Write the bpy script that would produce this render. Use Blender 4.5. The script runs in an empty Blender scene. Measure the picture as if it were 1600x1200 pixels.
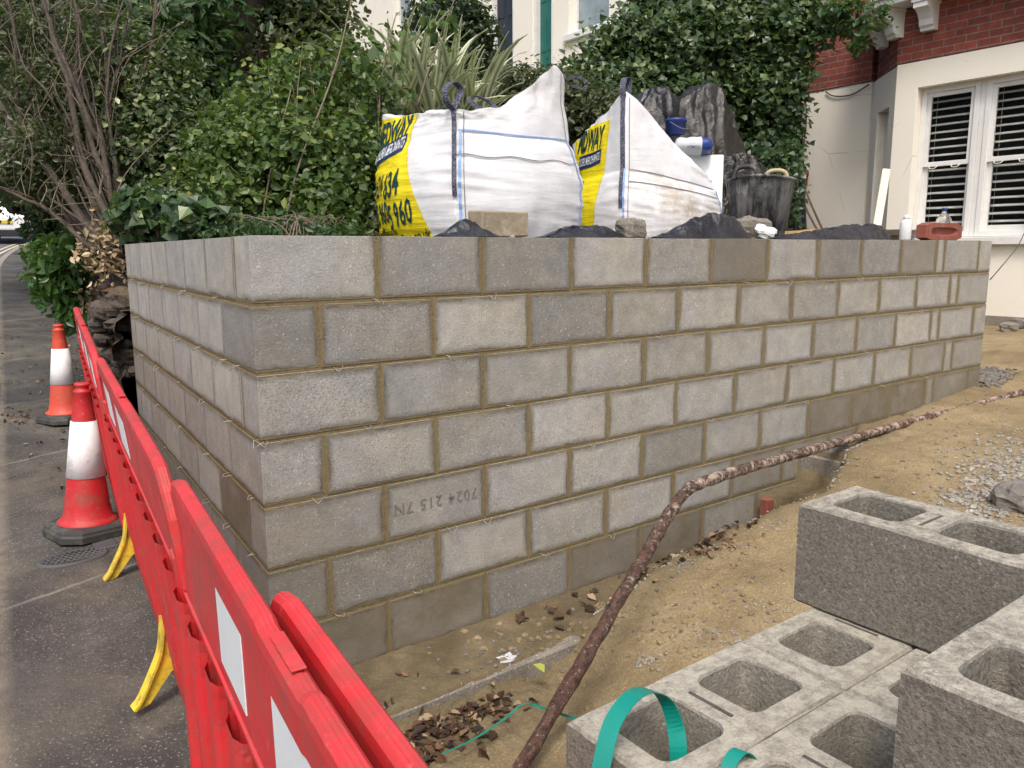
import bpy, math, random
import numpy as np
from mathutils import Vector, Matrix, noise as mnoise

random.seed(7)
RNG = np.random.default_rng(11)
R = math.radians
scene = bpy.context.scene
COL = scene.collection

# ------------------------------------------------------------------ camera
CP = np.array([-0.8729, -2.5405, 1.5108])
YAW, PITCH, ROLL, FPX = 0.644316795, -0.166417584, -0.00509630755, 1245.25
cf = np.array([math.sin(YAW)*math.cos(PITCH), math.cos(YAW)*math.cos(PITCH), math.sin(PITCH)])
_r = np.array([math.cos(YAW), -math.sin(YAW), 0.0]); _u = np.cross(_r, cf)
cr = math.cos(ROLL)*_r + math.sin(ROLL)*_u
cu = -math.sin(ROLL)*_r + math.cos(ROLL)*_u
cam_d = bpy.data.cameras.new("camera")
cam_d.sensor_width = 36.0
cam_d.lens = FPX/1600*36.0
cam_d.clip_start = 0.05; cam_d.clip_end = 2000
cam = bpy.data.objects.new("camera", cam_d); COL.objects.link(cam)
cam.matrix_world = Matrix(((cr[0], cu[0], -cf[0], CP[0]), (cr[1], cu[1], -cf[1], CP[1]),
                           (cr[2], cu[2], -cf[2], CP[2]), (0, 0, 0, 1)))
scene.camera = cam

def at(u, v, t):            # a measured direction at depth t metres
    return CP + t*(cf + cr*(u-800)/FPX - cu*(v-600)/FPX)
def on(u, v, axis, val):    # the same direction where it meets a plane x/y/z = val
    d = cf + cr*(u-800)/FPX - cu*(v-600)/FPX
    return CP + d*(val-CP[axis])/d[axis]

# ------------------------------------------------------------------ world, sun, exposure
SUN_EL, SUN_AZ = R(56), R(222)      # azimuth of the sun measured from +Y towards +X
world = bpy.data.worlds.new("World"); scene.world = world
world.use_nodes = True
wn = world.node_tree.nodes; wl = world.node_tree.links
bg = wn.get("Background")
sky = wn.new("ShaderNodeTexSky"); sky.sky_type = 'NISHITA'; sky.sun_disc = False
sky.sun_elevation = SUN_EL; sky.sun_rotation = SUN_AZ
sky.air_density = 1.0; sky.dust_density = 5.0; sky.ozone_density = 0.6
wl.new(sky.outputs[0], bg.inputs[0]); bg.inputs[1].default_value = 0.15
sun_d = bpy.data.lights.new("sun", 'SUN'); sun_d.energy = 1.5; sun_d.angle = R(14); sun_d.color = (1, 0.95, 0.88)
sun = bpy.data.objects.new("sun", sun_d); COL.objects.link(sun)
sd = Vector((math.sin(SUN_AZ)*math.cos(SUN_EL), math.cos(SUN_AZ)*math.cos(SUN_EL), math.sin(SUN_EL)))
sun.rotation_euler = (-sd).to_track_quat('-Z', 'Y').to_euler()
scene.view_settings.view_transform = 'Standard'
scene.view_settings.look = 'None'
scene.view_settings.gamma = 1.0
scene.view_settings.use_curve_mapping = False
scene.view_settings.exposure = 0.62

# ------------------------------------------------------------------ object helpers
def tag(o, label=None, cat=None, group=None, kind=None):
    if label: o["label"] = label
    if cat: o["category"] = cat
    if group: o["group"] = group
    if kind: o["kind"] = kind
    return o
def empty(name, loc, label, cat, group=None, rz=0.0):
    o = bpy.data.objects.new(name, None); o.empty_display_size = 0.1
    COL.objects.link(o); o.location = loc; o.rotation_euler = (0, 0, rz)
    return tag(o, label, cat, group)

class MB:
    def __init__(s): s.v = []; s.f = []; s.mi = []; s.a = {}; s.smooth = []
    def add(s, verts, faces, mi=0, smooth=False, **attr):
        b = len(s.v); n = len(verts)
        for k in attr:
            if k not in s.a: s.a[k] = [None]*b
        s.v.extend([tuple(map(float, p)) for p in verts])
        for k in s.a:
            val = attr.get(k)
            if val is None: s.a[k].extend([None]*n)
            elif isinstance(val, list): s.a[k].extend(val)
            else: s.a[k].extend([val]*n)
        for f in faces:
            s.f.append(tuple(b+i for i in f)); s.mi.append(mi); s.smooth.append(smooth)
        return b
    def build(s, name, mats, parent=None, xf=None, world=True):
        """Vertices are given in world space (or in the parent's space with world=False)."""
        me = bpy.data.meshes.new(name)
        me.from_pydata(s.v, [], s.f)
        if not isinstance(mats, (list, tuple)): mats = [mats]
        for m in mats: me.materials.append(m)
        me.polygons.foreach_set("material_index", s.mi)
        me.polygons.foreach_set("use_smooth", s.smooth)
        for k, vals in s.a.items():
            first = next((x for x in vals if x is not None), 0.0)
            if isinstance(first, (tuple, list)):
                at_ = me.attributes.new(k, 'FLOAT_COLOR', 'POINT')
                z = (0.0,)*4
                arr = np.array([(tuple(x)+(0.0,)*(4-len(x))) if x is not None else z for x in vals], dtype=np.float32)
                at_.data.foreach_set("color", arr.ravel())
            else:
                at_ = me.attributes.new(k, 'FLOAT', 'POINT')
                at_.data.foreach_set("value", np.array([x if x is not None else 0.0 for x in vals], dtype=np.float32))
        me.update()
        o = bpy.data.objects.new(name, me); COL.objects.link(o)
        if parent is not None:
            o.parent = parent
            if world:
                bpy.context.view_layer.update() if False else None
                o.matrix_parent_inverse = mworld(parent).inverted()
        return o
def mworld(o):
    m = Matrix.LocRotScale(o.location, o.rotation_euler, o.scale)
    if o.parent: m = mworld(o.parent) @ o.matrix_parent_inverse @ m
    return m

def cbox(mb, c, s, bev=0.004, M=None, fn=None, mi=0, jit=0.0, **attr):
    """Chamfered box, centre c, full size s; M 3x3 rotation (about c) ; fn maps each point."""
    hx, hy, hz = s[0]/2, s[1]/2, s[2]/2
    V = []; idx = {}
    sg = (-1, 1); 
    jv = {}
    for i in sg:
        for j in sg:
            for k in sg:
                q = (random.uniform(-jit, jit), random.uniform(-jit, jit), random.uniform(-jit, jit)) if jit else (0, 0, 0)
                for ax in range(3):
                    p = [i*(hx-(0 if ax == 0 else bev)), j*(hy-(0 if ax == 1 else bev)), k*(hz-(0 if ax == 2 else bev))]
                    idx[(i, j, k, ax)] = len(V); V.append([p[a]+q[a] for a in range(3)])
    F = []
    def quad(a, b, c2, d): F.append((a, b, c2, d))
    g = lambda i, j, k, ax: idx[(i, j, k, ax)]
    quad(g(1,-1,-1,0), g(1,1,-1,0), g(1,1,1,0), g(1,-1,1,0)); quad(g(-1,-1,-1,0), g(-1,-1,1,0), g(-1,1,1,0), g(-1,1,-1,0))
    quad(g(-1,1,-1,1), g(-1,1,1,1), g(1,1,1,1), g(1,1,-1,1)); quad(g(-1,-1,-1,1), g(1,-1,-1,1), g(1,-1,1,1), g(-1,-1,1,1))
    quad(g(-1,-1,1,2), g(1,-1,1,2), g(1,1,1,2), g(-1,1,1,2)); quad(g(-1,-1,-1,2), g(-1,1,-1,2), g(1,1,-1,2), g(1,-1,-1,2))
    for j in sg:
        for k in sg:   # edges along x between faces 1 and 2
            q = (g(-1,j,k,1), g(-1,j,k,2), g(1,j,k,2), g(1,j,k,1)); F.append(q if j*k > 0 else q[::-1])
    for i in sg:
        for k in sg:
            q = (g(i,-1,k,2), g(i,-1,k,0), g(i,1,k,0), g(i,1,k,2)); F.append(q if i*k > 0 else q[::-1])
    for i in sg:
        for j in sg:
            q = (g(i,j,-1,0), g(i,j,-1,1), g(i,j,1,1), g(i,j,1,0)); F.append(q if i*j > 0 else q[::-1])
    for i in sg:
        for j in sg:
            for k in sg:
                t = (g(i,j,k,0), g(i,j,k,1), g(i,j,k,2)); F.append(t if i*j*k > 0 else t[::-1])
    P = []
    for p in V:
        q = Vector(p)
        if M is not None: q = M @ q
        q = q + Vector(c)
        if fn: q = Vector(fn(*q))
        P.append(q)
    mb.add(P, F, mi, **attr)

def frames(pts):
    pts = [Vector(p) for p in pts]; T = []
    for i in range(len(pts)):
        a = pts[max(0, i-1)]; b = pts[min(len(pts)-1, i+1)]
        t = (b-a); T.append(t.normalized() if t.length > 1e-9 else Vector((0, 0, 1)))
    n = T[0].orthogonal().normalized(); N = []
    for t in T:
        n = (n - t*n.dot(t)); n = n.normalized() if n.length > 1e-6 else t.orthogonal().normalized()
        N.append(n.copy())
    return pts, T, N
def tube(mb, pts, rad, n=8, mi=0, cap=True, wob=0.0, smooth=True, **attr):
    pts, T, N = frames(pts); V = []; F = []
    m = len(pts)
    for i in range(m):
        r = rad[i] if isinstance(rad, (list, tuple)) else rad
        B = T[i].cross(N[i])
        for k in range(n):
            a = 2*math.pi*k/n
            rr = r*(1+random.uniform(-wob, wob)) if wob else r
            V.append(pts[i] + N[i]*math.cos(a)*rr + B*math.sin(a)*rr)
    for i in range(m-1):
        for k in range(n):
            F.append((i*n+k, i*n+(k+1) % n, (i+1)*n+(k+1) % n, (i+1)*n+k))
    if cap: F.append(tuple(range(n))[::-1]); F.append(tuple((m-1)*n+k for k in range(n)))
    mb.add(V, F, mi, smooth, **attr)
def ribbon(mb, pts, width, side, thick=0.002, mi=0, **attr):
    """flat strap along pts; side = direction(s) of its width"""
    pts = [Vector(p) for p in pts]; m = len(pts); V = []; F = []
    _, T, _N = frames(pts)
    for i in range(m):
        sd_ = Vector(side[i] if isinstance(side[0], (list, tuple, Vector, np.ndarray)) else side)
        sd_ = (sd_ - T[i]*sd_.dot(T[i])).normalized(); nn = T[i].cross(sd_).normalized()
        w = width[i] if isinstance(width, (list, tuple)) else width
        for a, b in ((-1, -1), (1, -1), (1, 1), (-1, 1)):
            V.append(pts[i] + sd_*a*w/2 + nn*b*thick/2)
    for i in range(m-1):
        for k in range(4):
            F.append((i*4+k, i*4+(k+1) % 4, (i+1)*4+(k+1) % 4, (i+1)*4+k))
    F.append((3, 2, 1, 0)); F.append(tuple((m-1)*4+k for k in range(4)))
    mb.add(V, F, mi, False, **attr)
def smooth_path(pts, n=8):
    """Catmull-Rom through pts"""
    P = [np.array(p, float) for p in pts]; P = [2*P[0]-P[1]] + P + [2*P[-1]-P[-2]]; out = []
    for i in range(1, len(P)-2):
        for k in range(n):
            t = k/n; a, b, c, d = P[i-1], P[i], P[i+1], P[i+2]
            out.append(0.5*((2*b)+(-a+c)*t+(2*a-5*b+4*c-d)*t*t+(-a+3*b-3*c+d)*t**3))
    out.append(P[-2]); return out
def revolve(mb, c, prof, n=32, mi=0, sx=1.0, sy=1.0, fn=None, smooth=True, **attr):
    V = []; F = []
    for (r, z) in prof:
        for k in range(n):
            a = 2*math.pi*k/n; p = (c[0]+r*sx*math.cos(a), c[1]+r*sy*math.sin(a), c[2]+z)
            V.append(fn(*p) if fn else p)
    for i in range(len(prof)-1):
        for k in range(n): F.append((i*n+k, i*n+(k+1) % n, (i+1)*n+(k+1) % n, (i+1)*n+k))
    F.append(tuple(range(n))[::-1]); F.append(tuple((len(prof)-1)*n+k for k in range(n)))
    mb.add(V, F, mi, smooth, **attr)
def prism(mb, poly, d0, d1, fn, mi=0, smooth=False, **attr):
    """2D polygon extruded from d0 to d1; fn(a,b,d)->world"""
    n = len(poly); V = [fn(a, b, d0) for a, b in poly]+[fn(a, b, d1) for a, b in poly]
    F = [tuple(range(n))[::-1], tuple(range(n, 2*n))]+[(i, (i+1) % n, n+(i+1) % n, n+i) for i in range(n)]
    mb.add(V, F, mi, smooth, **attr)
def grid(mb, fn, nu, nv, mi=0, smooth=True, closed_u=False, **attr):
    V = [fn(i/(nu if closed_u else nu-1), j/(nv-1)) for j in range(nv) for i in range(nu)]
    F = []
    for j in range(nv-1):
        for i in range(nu if closed_u else nu-1):
            F.append((j*nu+i, j*nu+(i+1) % nu, (j+1)*nu+(i+1) % nu, (j+1)*nu+i))
    mb.add(V, F, mi, smooth, **attr)
def fbm(x, y, z=0.0, oct=4): return mnoise.fractal(Vector((x, y, z)), 1.0, 2.0, oct)
def rock(mb, c, s, seed=0, n=10, amp=0.35, mi=0, smooth=False, flat=0.0, **attr):
    V = []; F = []; m = n+2
    for i in range(n+1):
        th = math.pi*i/n
        for k in range(m):
            ph = 2*math.pi*k/m
            d = Vector((math.sin(th)*math.cos(ph), math.sin(th)*math.sin(ph), math.cos(th)))
            q = 0.7/max(abs(d.x), abs(d.y), abs(d.z))*0.5+0.5
            r = q*(1+amp*mnoise.fractal(d*1.3+Vector((seed*7.1, seed*3.3, seed)), 1.0, 2.0, 3))
            V.append((c[0]+d.x*r*s[0], c[1]+d.y*r*s[1], c[2]+max(d.z*r, -1+flat)*s[2]))
    for i in range(n):
        for k in range(m): F.append((i*m+k, (i+1)*m+k, (i+1)*m+(k+1) % m, i*m+(k+1) % m))
    mb.add(V, F, mi, smooth, **attr)

# ------------------------------------------------------------------ material helpers
class NT:
    def __init__(s, name):
        s.m = bpy.data.materials.new(name); s.m.use_nodes = True
        s.t = s.m.node_tree; s.n = s.t.nodes; s.p = s.n.get("Principled BSDF"); s.out = s.n.get("Material Output")
        s._co = None
    def new(s, typ, **kw):
        x = s.n.new(typ)
        for k, v in kw.items(): setattr(x, k, v)
        return x
    def link(s, a, b): s.t.links.new(a, b)
    def put(s, sock, v):
        if isinstance(v, bpy.types.NodeSocket): s.link(v, sock)
        elif isinstance(v, (tuple, list)): sock.default_value = tuple(v)+(1.0,)*(len(sock.default_value)-len(v))
        else: sock.default_value = v
    @property
    def co(s):
        if s._co is None: s._co = s.new("ShaderNodeTexCoord")
        return s._co.outputs["Object"]
    def map(s, v, scale=(1, 1, 1), loc=(0, 0, 0)):
        x = s.new("ShaderNodeMapping"); s.link(v, x.inputs[0]); x.inputs[3].default_value = scale; x.inputs[1].default_value = loc
        return x.outputs[0]
    def noise(s, scale, detail=4, rough=0.55, co=None, dist=0.0):
        x = s.new("ShaderNodeTexNoise"); s.link(co or s.co, x.inputs["Vector"])
        x.inputs["Scale"].default_value = scale; x.inputs["Detail"].default_value = detail
        x.inputs["Roughness"].default_value = rough; x.inputs["Distortion"].default_value = dist
        return x.outputs[0]
    def voro(s, scale, feature='F1', co=None, out=0):
        x = s.new("ShaderNodeTexVoronoi", feature=feature); s.link(co or s.co, x.inputs["Vector"]); x.inputs["Scale"].default_value = scale
        return x.outputs[out]
    def ramp(s, v, stops, interp='LINEAR'):
        x = s.new("ShaderNodeValToRGB"); x.color_ramp.interpolation = interp; el = x.color_ramp.elements
        while len(el) < len(stops): el.new(0.5)
        for e, (p, c) in zip(el, stops):
            e.position = p; e.color = (tuple(c)+(1,))[:4] if isinstance(c, (tuple, list)) else (c, c, c, 1)
        s.put(x.inputs[0], v); return x.outputs[0]
    def math(s, op, a, b=0.0, c=None, clamp=False):
        x = s.new("ShaderNodeMath", operation=op, use_clamp=clamp); s.put(x.inputs[0], a); s.put(x.inputs[1], b)
        if c is not None: s.put(x.inputs[2], c)
        return x.outputs[0]
    def mix(s, f, a, b, mode='MIX'):
        x = s.new("ShaderNodeMix", data_type='RGBA', blend_type=mode)
        s.put(x.inputs[0], f); s.put(x.inputs[6], a); s.put(x.inputs[7], b); return x.outputs[2]
    def attr(s, name):
        x = s.new("ShaderNodeAttribute", attribute_name=name); return x
    def sep(s, v):
        x = s.new("ShaderNodeSeparateXYZ"); s.link(v, x.inputs[0]); return x.outputs
    def bump(s, h, strength=0.5, dist=0.01, normal=None):
        x = s.new("ShaderNodeBump"); s.put(x.inputs["Height"], h); x.inputs["Strength"].default_value = strength
        x.inputs["Distance"].default_value = dist
        if normal is not None: s.link(normal, x.inputs["Normal"])
        return x.outputs[0]
    def done(s, col=None, rough=None, normal=None, spec=None, **kw):
        if col is not None: s.put(s.p.inputs["Base Color"], col)
        if rough is not None: s.put(s.p.inputs["Roughness"], rough)
        if normal is not None: s.put(s.p.inputs["Normal"], normal)
        if spec is not None: s.put(s.p.inputs["Specular IOR Level"], spec)
        for k, v in kw.items(): s.put(s.p.inputs[k.replace("_", " ")], v)
        return s.m

def simple(name, c1, c2=None, scale=8, rough=0.6, bump=0.2, bscale=60, bdist=0.004, dirt=None, dscale=3, dlo=0.5, dhi=0.75, spec=0.5, **kw):
    n = NT(name); c2 = c2 or tuple(x*0.7 for x in c1)
    col = n.ramp(n.noise(scale, 6, 0.65), [(0.3, c2), (0.7, c1)])
    if dirt is not None:
        f = n.ramp(n.noise(dscale, 8, 0.7), [(dlo, 0.0), (dhi, 1.0)]); col = n.mix(f, col, dirt)
    h = n.noise(bscale, 5, 0.6)
    return n.done(col, rough, n.bump(h, bump, bdist), spec, **kw)

# block work: attr "buv" = (u, v, L, H) on each face, attr "tint" = (shade, mud, pit, seed)
def make_block_mat(name, base=(0.34, 0.325, 0.29)):
    n = NT(name)
    buv = n.attr("buv"); u, v, L = n.sep(buv.outputs["Color"]); H = buv.outputs["Alpha"]
    tt = n.attr("tint"); sh, mud, pit = n.sep(tt.outputs["Color"]); seed = tt.outputs["Alpha"]
    off = n.new("ShaderNodeVectorMath", operation='ADD'); n.link(n.co, off.inputs[0])
    cmb = n.new("ShaderNodeCombineXYZ"); n.link(n.math('MULTIPLY', seed, 37.0), cmb.inputs[0]); n.link(n.math('MULTIPLY', seed, 91.0), cmb.inputs[1])
    n.link(cmb.outputs[0], off.inputs[1]); co = off.outputs[0]
    d = n.math('MINIMUM', n.math('MINIMUM', u, n.math('SUBTRACT', L, u)), n.math('MINIMUM', v, n.math('SUBTRACT', H, v)))
    n1 = n.noise(9, 6, 0.7, co); n2 = n.noise(170, 3, 0.6, co); n3 = n.noise(38, 5, 0.7, co)
    vor = n.voro(150, 'F1', co); 
    g = n.math('MULTIPLY', sh, n.ramp(n1, [(0.25, 0.72), (0.75, 1.2)]))
    col = n.mix(1.0, base, n.ramp(n.noise(3.5, 5, 0.65, co), [(0.35, (0.96, 0.98, 1.04)), (0.65, (1.03, 1.0, 0.93))]), 'MULTIPLY')
    gg = n.new("ShaderNodeVectorMath", operation='SCALE'); n.link(col, gg.inputs[0]); n.link(g, gg.inputs["Scale"]); col = gg.outputs[0]
    # aggregate specks, dark pits, lime blooms
    vary = n.ramp(n.noise(2.2, 3, 0.5, co), [(0.3, 0.35), (0.65, 1.0)])
    col = n.mix(n.math('MULTIPLY', vary, n.ramp(n2, [(0.50, 0.0), (0.72, 0.7)])), col, (0.10, 0.095, 0.085))
    col = n.mix(n.ramp(n.noise(105, 2, 0.5, co), [(0.62, 0.0), (0.74, 0.5)]), col, (0.62, 0.60, 0.55))
    pm = n.math('MULTIPLY', n.ramp(vor, [(0.10, 1.0), (0.30, 0.0)]), n.math('ADD', pit, 0.25), clamp=True)
    col = n.mix(n.math('MULTIPLY', pm, 0.75), col, (0.05, 0.047, 0.042))
    lime = n.ramp(n.noise(24, 7, 0.8, n.map(co, (1, 1, .6))), [(0.63, 0.0), (0.74, 0.7)])
    col = n.mix(lime, col, (0.58, 0.57, 0.53))
    # damp halo next to the joints
    halo = n.math('MULTIPLY', n.ramp(n.math('ADD', d, n.math('MULTIPLY', n3, 0.02)), [(0.016, 1.0), (0.042, 0.0)]), n.ramp(n.noise(4.5, 3, 0.5, co), [(0.36, 0.2), (0.6, 0.95)]))
    col = n.mix(halo, col, (0.115, 0.107, 0.085))
    # mud film
    mf = n.math('MULTIPLY', mud, n.ramp(n.noise(6, 6, 0.65, co), [(0.25, 0.55), (0.6, 1.0)]), clamp=True)
    col = n.mix(mf, col, n.mix(n.noise(30, 5, 0.6, co), (0.105, 0.085, 0.052), (0.165, 0.138, 0.092)))
    # mortar squeezed over the arrises
    mm = n.ramp(n.math('ADD', n.math('ADD', d, n.math('MULTIPLY', n.math('SUBTRACT', n.noise(11, 3, 0.5, co), 0.5), 0.012)), n.math('MULTIPLY', n.math('SUBTRACT', n3, 0.5), 0.020)), [(0.0058, 1.0), (0.0078, 0.0)])
    mort = n.mix(n.noise(45, 6, 0.7), (0.128, 0.098, 0.048), (0.222, 0.176, 0.094))
    dd = n.math('ADD', d, n.math('MULTIPLY', n.math('SUBTRACT', n3, 0.5), 0.020))
    dd = n.math('ADD', dd, n.math('MULTIPLY', n.math('SUBTRACT', n.noise(11, 3, 0.5, co), 0.5), 0.012))
    joint_shade = n.math('MULTIPLY', n.ramp(dd, [(0.0072, 0.0), (0.0084, 1.0), (0.0100, 1.0), (0.0125, 0.0)]), n.ramp(n.noise(13, 3, 0.5, co), [(0.47, 0.0), (0.56, 0.85)]))  # broken dark line at the mortar edge, the joint's shadow painted in
    col = n.mix(mm, col, mort)
    col = n.mix(joint_shade, col, (0.045, 0.038, 0.026))
    h = n.math('ADD', n.math('MULTIPLY', n2, 0.5), n.math('MULTIPLY', n3, 0.7))
    h = n.math('SUBTRACT', h, n.math('MULTIPLY', pm, 0.9))
    h = n.math('SUBTRACT', h, n.math('MULTIPLY', mm, 0.35))
    return n.done(col, n.ramp(mud, [(0.0, 0.9), (1.0, 0.6)]), n.bump(h, 0.75, 0.004), 0.3)

def make_mortar(name):
    n = NT(name)
    col = n.ramp(n.noise(45, 6, 0.7), [(0.3, (0.128, 0.098, 0.048)), (0.7, (0.222, 0.176, 0.094))])
    col = n.mix(n.ramp(n.noise(3.0, 4, 0.6), [(0.45, 0.0), (0.7, 0.5)]), col, (0.20, 0.185, 0.105))
    return n.done(col, 0.92, n.bump(n.noise(90, 6, 0.7), 0.9, 0.006), 0.25)

def make_hollow(name, base, dark=0.5, pitsc=150):
    n = NT(name)
    n1 = n.noise(6, 6, 0.7); n2 = n.noise(130, 3, 0.65); vor = n.voro(pitsc)
    col = n.mix(n1, tuple(x*0.8 for x in base), tuple(x*1.15 for x in base))
    n4 = n.noise(pitsc, 4, 0.75)
    col = n.mix(n.ramp(n4, [(0.36, dark*.85), (0.60, 0.0)]), col, (0.055, 0.050, 0.042))
    col = n.mix(n.ramp(n.noise(48, 5, 0.7), [(0.34, dark*0.45), (0.58, 0.0)]), col, (0.085, 0.078, 0.064))
    col = n.mix(n.ramp(n.noise(75, 2, 0.5), [(0.66, 0.0), (0.76, 0.55)]), col, (0.5, 0.47, 0.42))
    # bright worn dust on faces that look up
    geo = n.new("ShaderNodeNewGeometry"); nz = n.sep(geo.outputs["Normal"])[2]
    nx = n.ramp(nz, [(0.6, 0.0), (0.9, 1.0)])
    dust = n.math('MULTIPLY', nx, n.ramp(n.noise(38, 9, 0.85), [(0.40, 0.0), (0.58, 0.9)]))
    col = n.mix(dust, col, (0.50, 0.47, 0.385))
    h = n.math('ADD', n.noise(90, 5, 0.7), n4)
    return n.done(col, 0.92, n.bump(h, 0.9, 0.006), 0.25)

def make_ground(name, stops, sc=1.2, fine=70, bump=0.6, bd=0.01, speck=None, rough=0.95, stain=None, wet=None, damp=False):
    n = NT(name)
    col = n.ramp(n.noise(sc, 9, 0.72), stops)
    f = n.noise(fine, 4, 0.7)
    col = n.mix(n.ramp(f, [(0.35, 0.35), (0.65, 0.0)]), col, (0.03, 0.025, 0.018))
    if speck is not None:
        col = n.mix(n.ramp(n.noise(fine*1.7, 2, 0.5), [(0.60, 0.0), (0.72, 0.75)]), col, speck)
    if stain is not None:
        col = n.mix(n.ramp(n.noise(2.3, 6, 0.6, dist=0.6), [(0.5, 0.0), (0.68, 0.55)]), col, stain)
    if damp:
        dmp = n.math('MULTIPLY', n.attr('damp').outputs['Fac'], n.ramp(n.noise(5, 6, 0.7), [(0.3, 0.45), (0.6, 1.0)]), clamp=True)
        col = n.mix(n.math('MULTIPLY', dmp, .8), col, n.mix(n.noise(11, 7, 0.75), (0.042, 0.034, 0.02), (0.125, 0.10, 0.058)))
    rr = rough
    if wet is not None:
        wf = n.ramp(n.noise(0.9, 4, 0.5), [(0.48, 0.0), (0.62, 1.0)])
        col = n.mix(n.math('MULTIPLY', wf, 0.5), col, wet); rr = n.ramp(wf, [(0.0, rough), (1.0, 0.55)])
    h = n.math('ADD', n.math('MULTIPLY', f, 0.6), n.noise(18, 6, 0.65))
    return n.done(col, rr, n.bump(h, bump, bd), 0.3)

def make_leaf(name, stops, rough=0.42, trans=0.28, edge=None):
    n = NT(name)
    a = n.attr("tint").outputs["Fac"]
    col = n.ramp(a, stops)
    n.put(n.p.inputs["Base Color"], col); n.p.inputs["Roughness"].default_value = rough
    n.p.inputs["Specular IOR Level"].default_value = 0.45
    tr = n.new("ShaderNodeBsdfTranslucent"); n.link(n.mix(0.5, col, (0.25, 0.4, 0.05), 'MIX'), tr.inputs[0])
    mx = n.new("ShaderNodeMixShader"); mx.inputs[0].default_value = trans
    n.link(n.p.outputs[0], mx.inputs[1]); n.link(tr.outputs[0], mx.inputs[2]); n.link(mx.outputs[0], n.out.inputs[0])
    return n.m

def make_plastic(name, c, dirt=(0.16, 0.12, 0.08), scratch=(0.85, 0.45, 0.45), rough=0.42, amount=0.5, lo=0.52, fs=3.5, lit_top=None):
    n = NT(name)
    n1 = n.noise(fs, 8, 0.75)
    col = n.mix(n.ramp(n.noise(7, 5, 0.6), [(0.35, 0.0), (0.7, 0.8)]), c, tuple(min(1, x*1.15+0.01) for x in c))
    if lit_top:
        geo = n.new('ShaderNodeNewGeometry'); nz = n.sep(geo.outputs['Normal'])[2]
        col = n.mix(n.math('MULTIPLY', n.ramp(nz, [(0.3, 0.0), (0.8, 0.75)]), n.ramp(n.noise(9, 7, .7), [(.3, .45), (.65, 1.0)])), col, lit_top)  # upward faces coloured paler, light from above painted into the plastic
    col = n.mix(n.ramp(n1, [(lo, 0.0), (lo+.2, amount)]), col, dirt)
    sc = n.noise(34, 9, 0.85)
    col = n.mix(n.ramp(sc, [(0.58, 0.0), (0.68, 0.7*amount)]), col, scratch)
    col = n.mix(n.ramp(n.noise(60, 4, 0.7), [(0.60, 0.0), (0.70, 0.6*amount)]), col, dirt)
    col = n.mix(n.ramp(n.noise(110, 2, 0.5), [(0.68, 0.0), (0.74, 0.7*amount)]), col, dirt)
    return n.done(col, n.ramp(n1, [(0.3, rough), (0.8, min(1, rough+0.3))]), n.bump(n.noise(45, 6, 0.7), 0.16, 0.004), 0.45)

M = {}
M['block'] = make_block_mat("wall block", (0.320, 0.312, 0.283))
M['mortar'] = make_mortar("sandy mortar")
M['hollow'] = make_hollow("hollow block", (0.33, 0.31, 0.26))
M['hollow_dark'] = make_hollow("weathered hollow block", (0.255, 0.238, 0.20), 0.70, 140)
M['asphalt'] = make_ground("pavement asphalt", [(0.3, (0.030, 0.029, 0.028)), (0.5, (0.072, 0.068, 0.062)), (0.70, (0.145, 0.135, 0.118))], 1.5, 65, 1.0, 0.010, (0.34, 0.31, 0.27), 0.9, (0.15, 0.132, 0.10), (0.04, 0.038, 0.036))
nt_ = M['asphalt'].node_tree; n_ = NT.__new__(NT); n_.m = M['asphalt']; n_.t = nt_; n_.n = nt_.nodes; n_.p = n_.n.get("Principled BSDF"); n_._co = None
_x, _y, _z = n_.sep(n_.co); _c0 = n_.p.inputs["Base Color"].links[0].from_socket
_w = n_.math('ADD', n_.math('SUBTRACT', _y, n_.math('MULTIPLY', _x, .34)), n_.math('MULTIPLY', n_.noise(5, 5, .7), .07))
_j = None
for _s in (1.40, 3.55, 5.3, 7.4, 10.4):
    _d = n_.ramp(n_.math('ABSOLUTE', n_.math('SUBTRACT', _w, _s)), [(.004, .75), (.016, 0.0)]); _j = _d if _j is None else n_.math('MAXIMUM', _j, _d)
_w2 = n_.math('ADD', n_.math('SUBTRACT', _x, n_.math('MULTIPLY', _y, .0855)), n_.math('MULTIPLY', n_.noise(4, 5, .7), .05))
_e = n_.ramp(n_.math('ADD', _w2, .785), [(0.0, .8), (.05, 0.0)])
_c1 = n_.mix(n_.math('MULTIPLY', _j, n_.ramp(n_.noise(3, 4, .6), [(.35, .2), (.6, 1.0)])), _c0, (.24, .215, .17))
_c1 = n_.mix(n_.math('MULTIPLY', _e, n_.ramp(n_.noise(9, 6, .7), [(.3, .3), (.6, 1.0)])), _c1, (.21, .185, .145))
n_.link(_c1, n_.p.inputs["Base Color"])
M['road'] = make_ground("road asphalt", [(0.3, (0.09, 0.09, 0.095)), (0.7, (0.15, 0.15, 0.155))], 1.0, 140, 0.4, 0.006, (0.22, 0.22, 0.22), 0.75)
M['kerb'] = make_ground("kerb concrete", [(0.3, (0.20, 0.18, 0.15)), (0.7, (0.33, 0.305, 0.26))], 3, 130, 0.5, 0.004, (0.45, 0.42, 0.36))
M['sand'] = make_ground("sandy ground", [(0.25, (0.165, 0.122, 0.064)), (0.48, (0.272, 0.208, 0.112)), (0.75, (0.385, 0.31, 0.185))], 1.9, 75, 0.9, 0.014, (0.42, 0.38, 0.29), 0.95, (0.115, 0.086, 0.048), damp=True)
M['soil'] = make_ground("garden soil", [(0.3, (0.035, 0.026, 0.018)), (0.7, (0.085, 0.065, 0.043))], 2.0, 50, 0.8, 0.02, None, 0.95)
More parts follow.
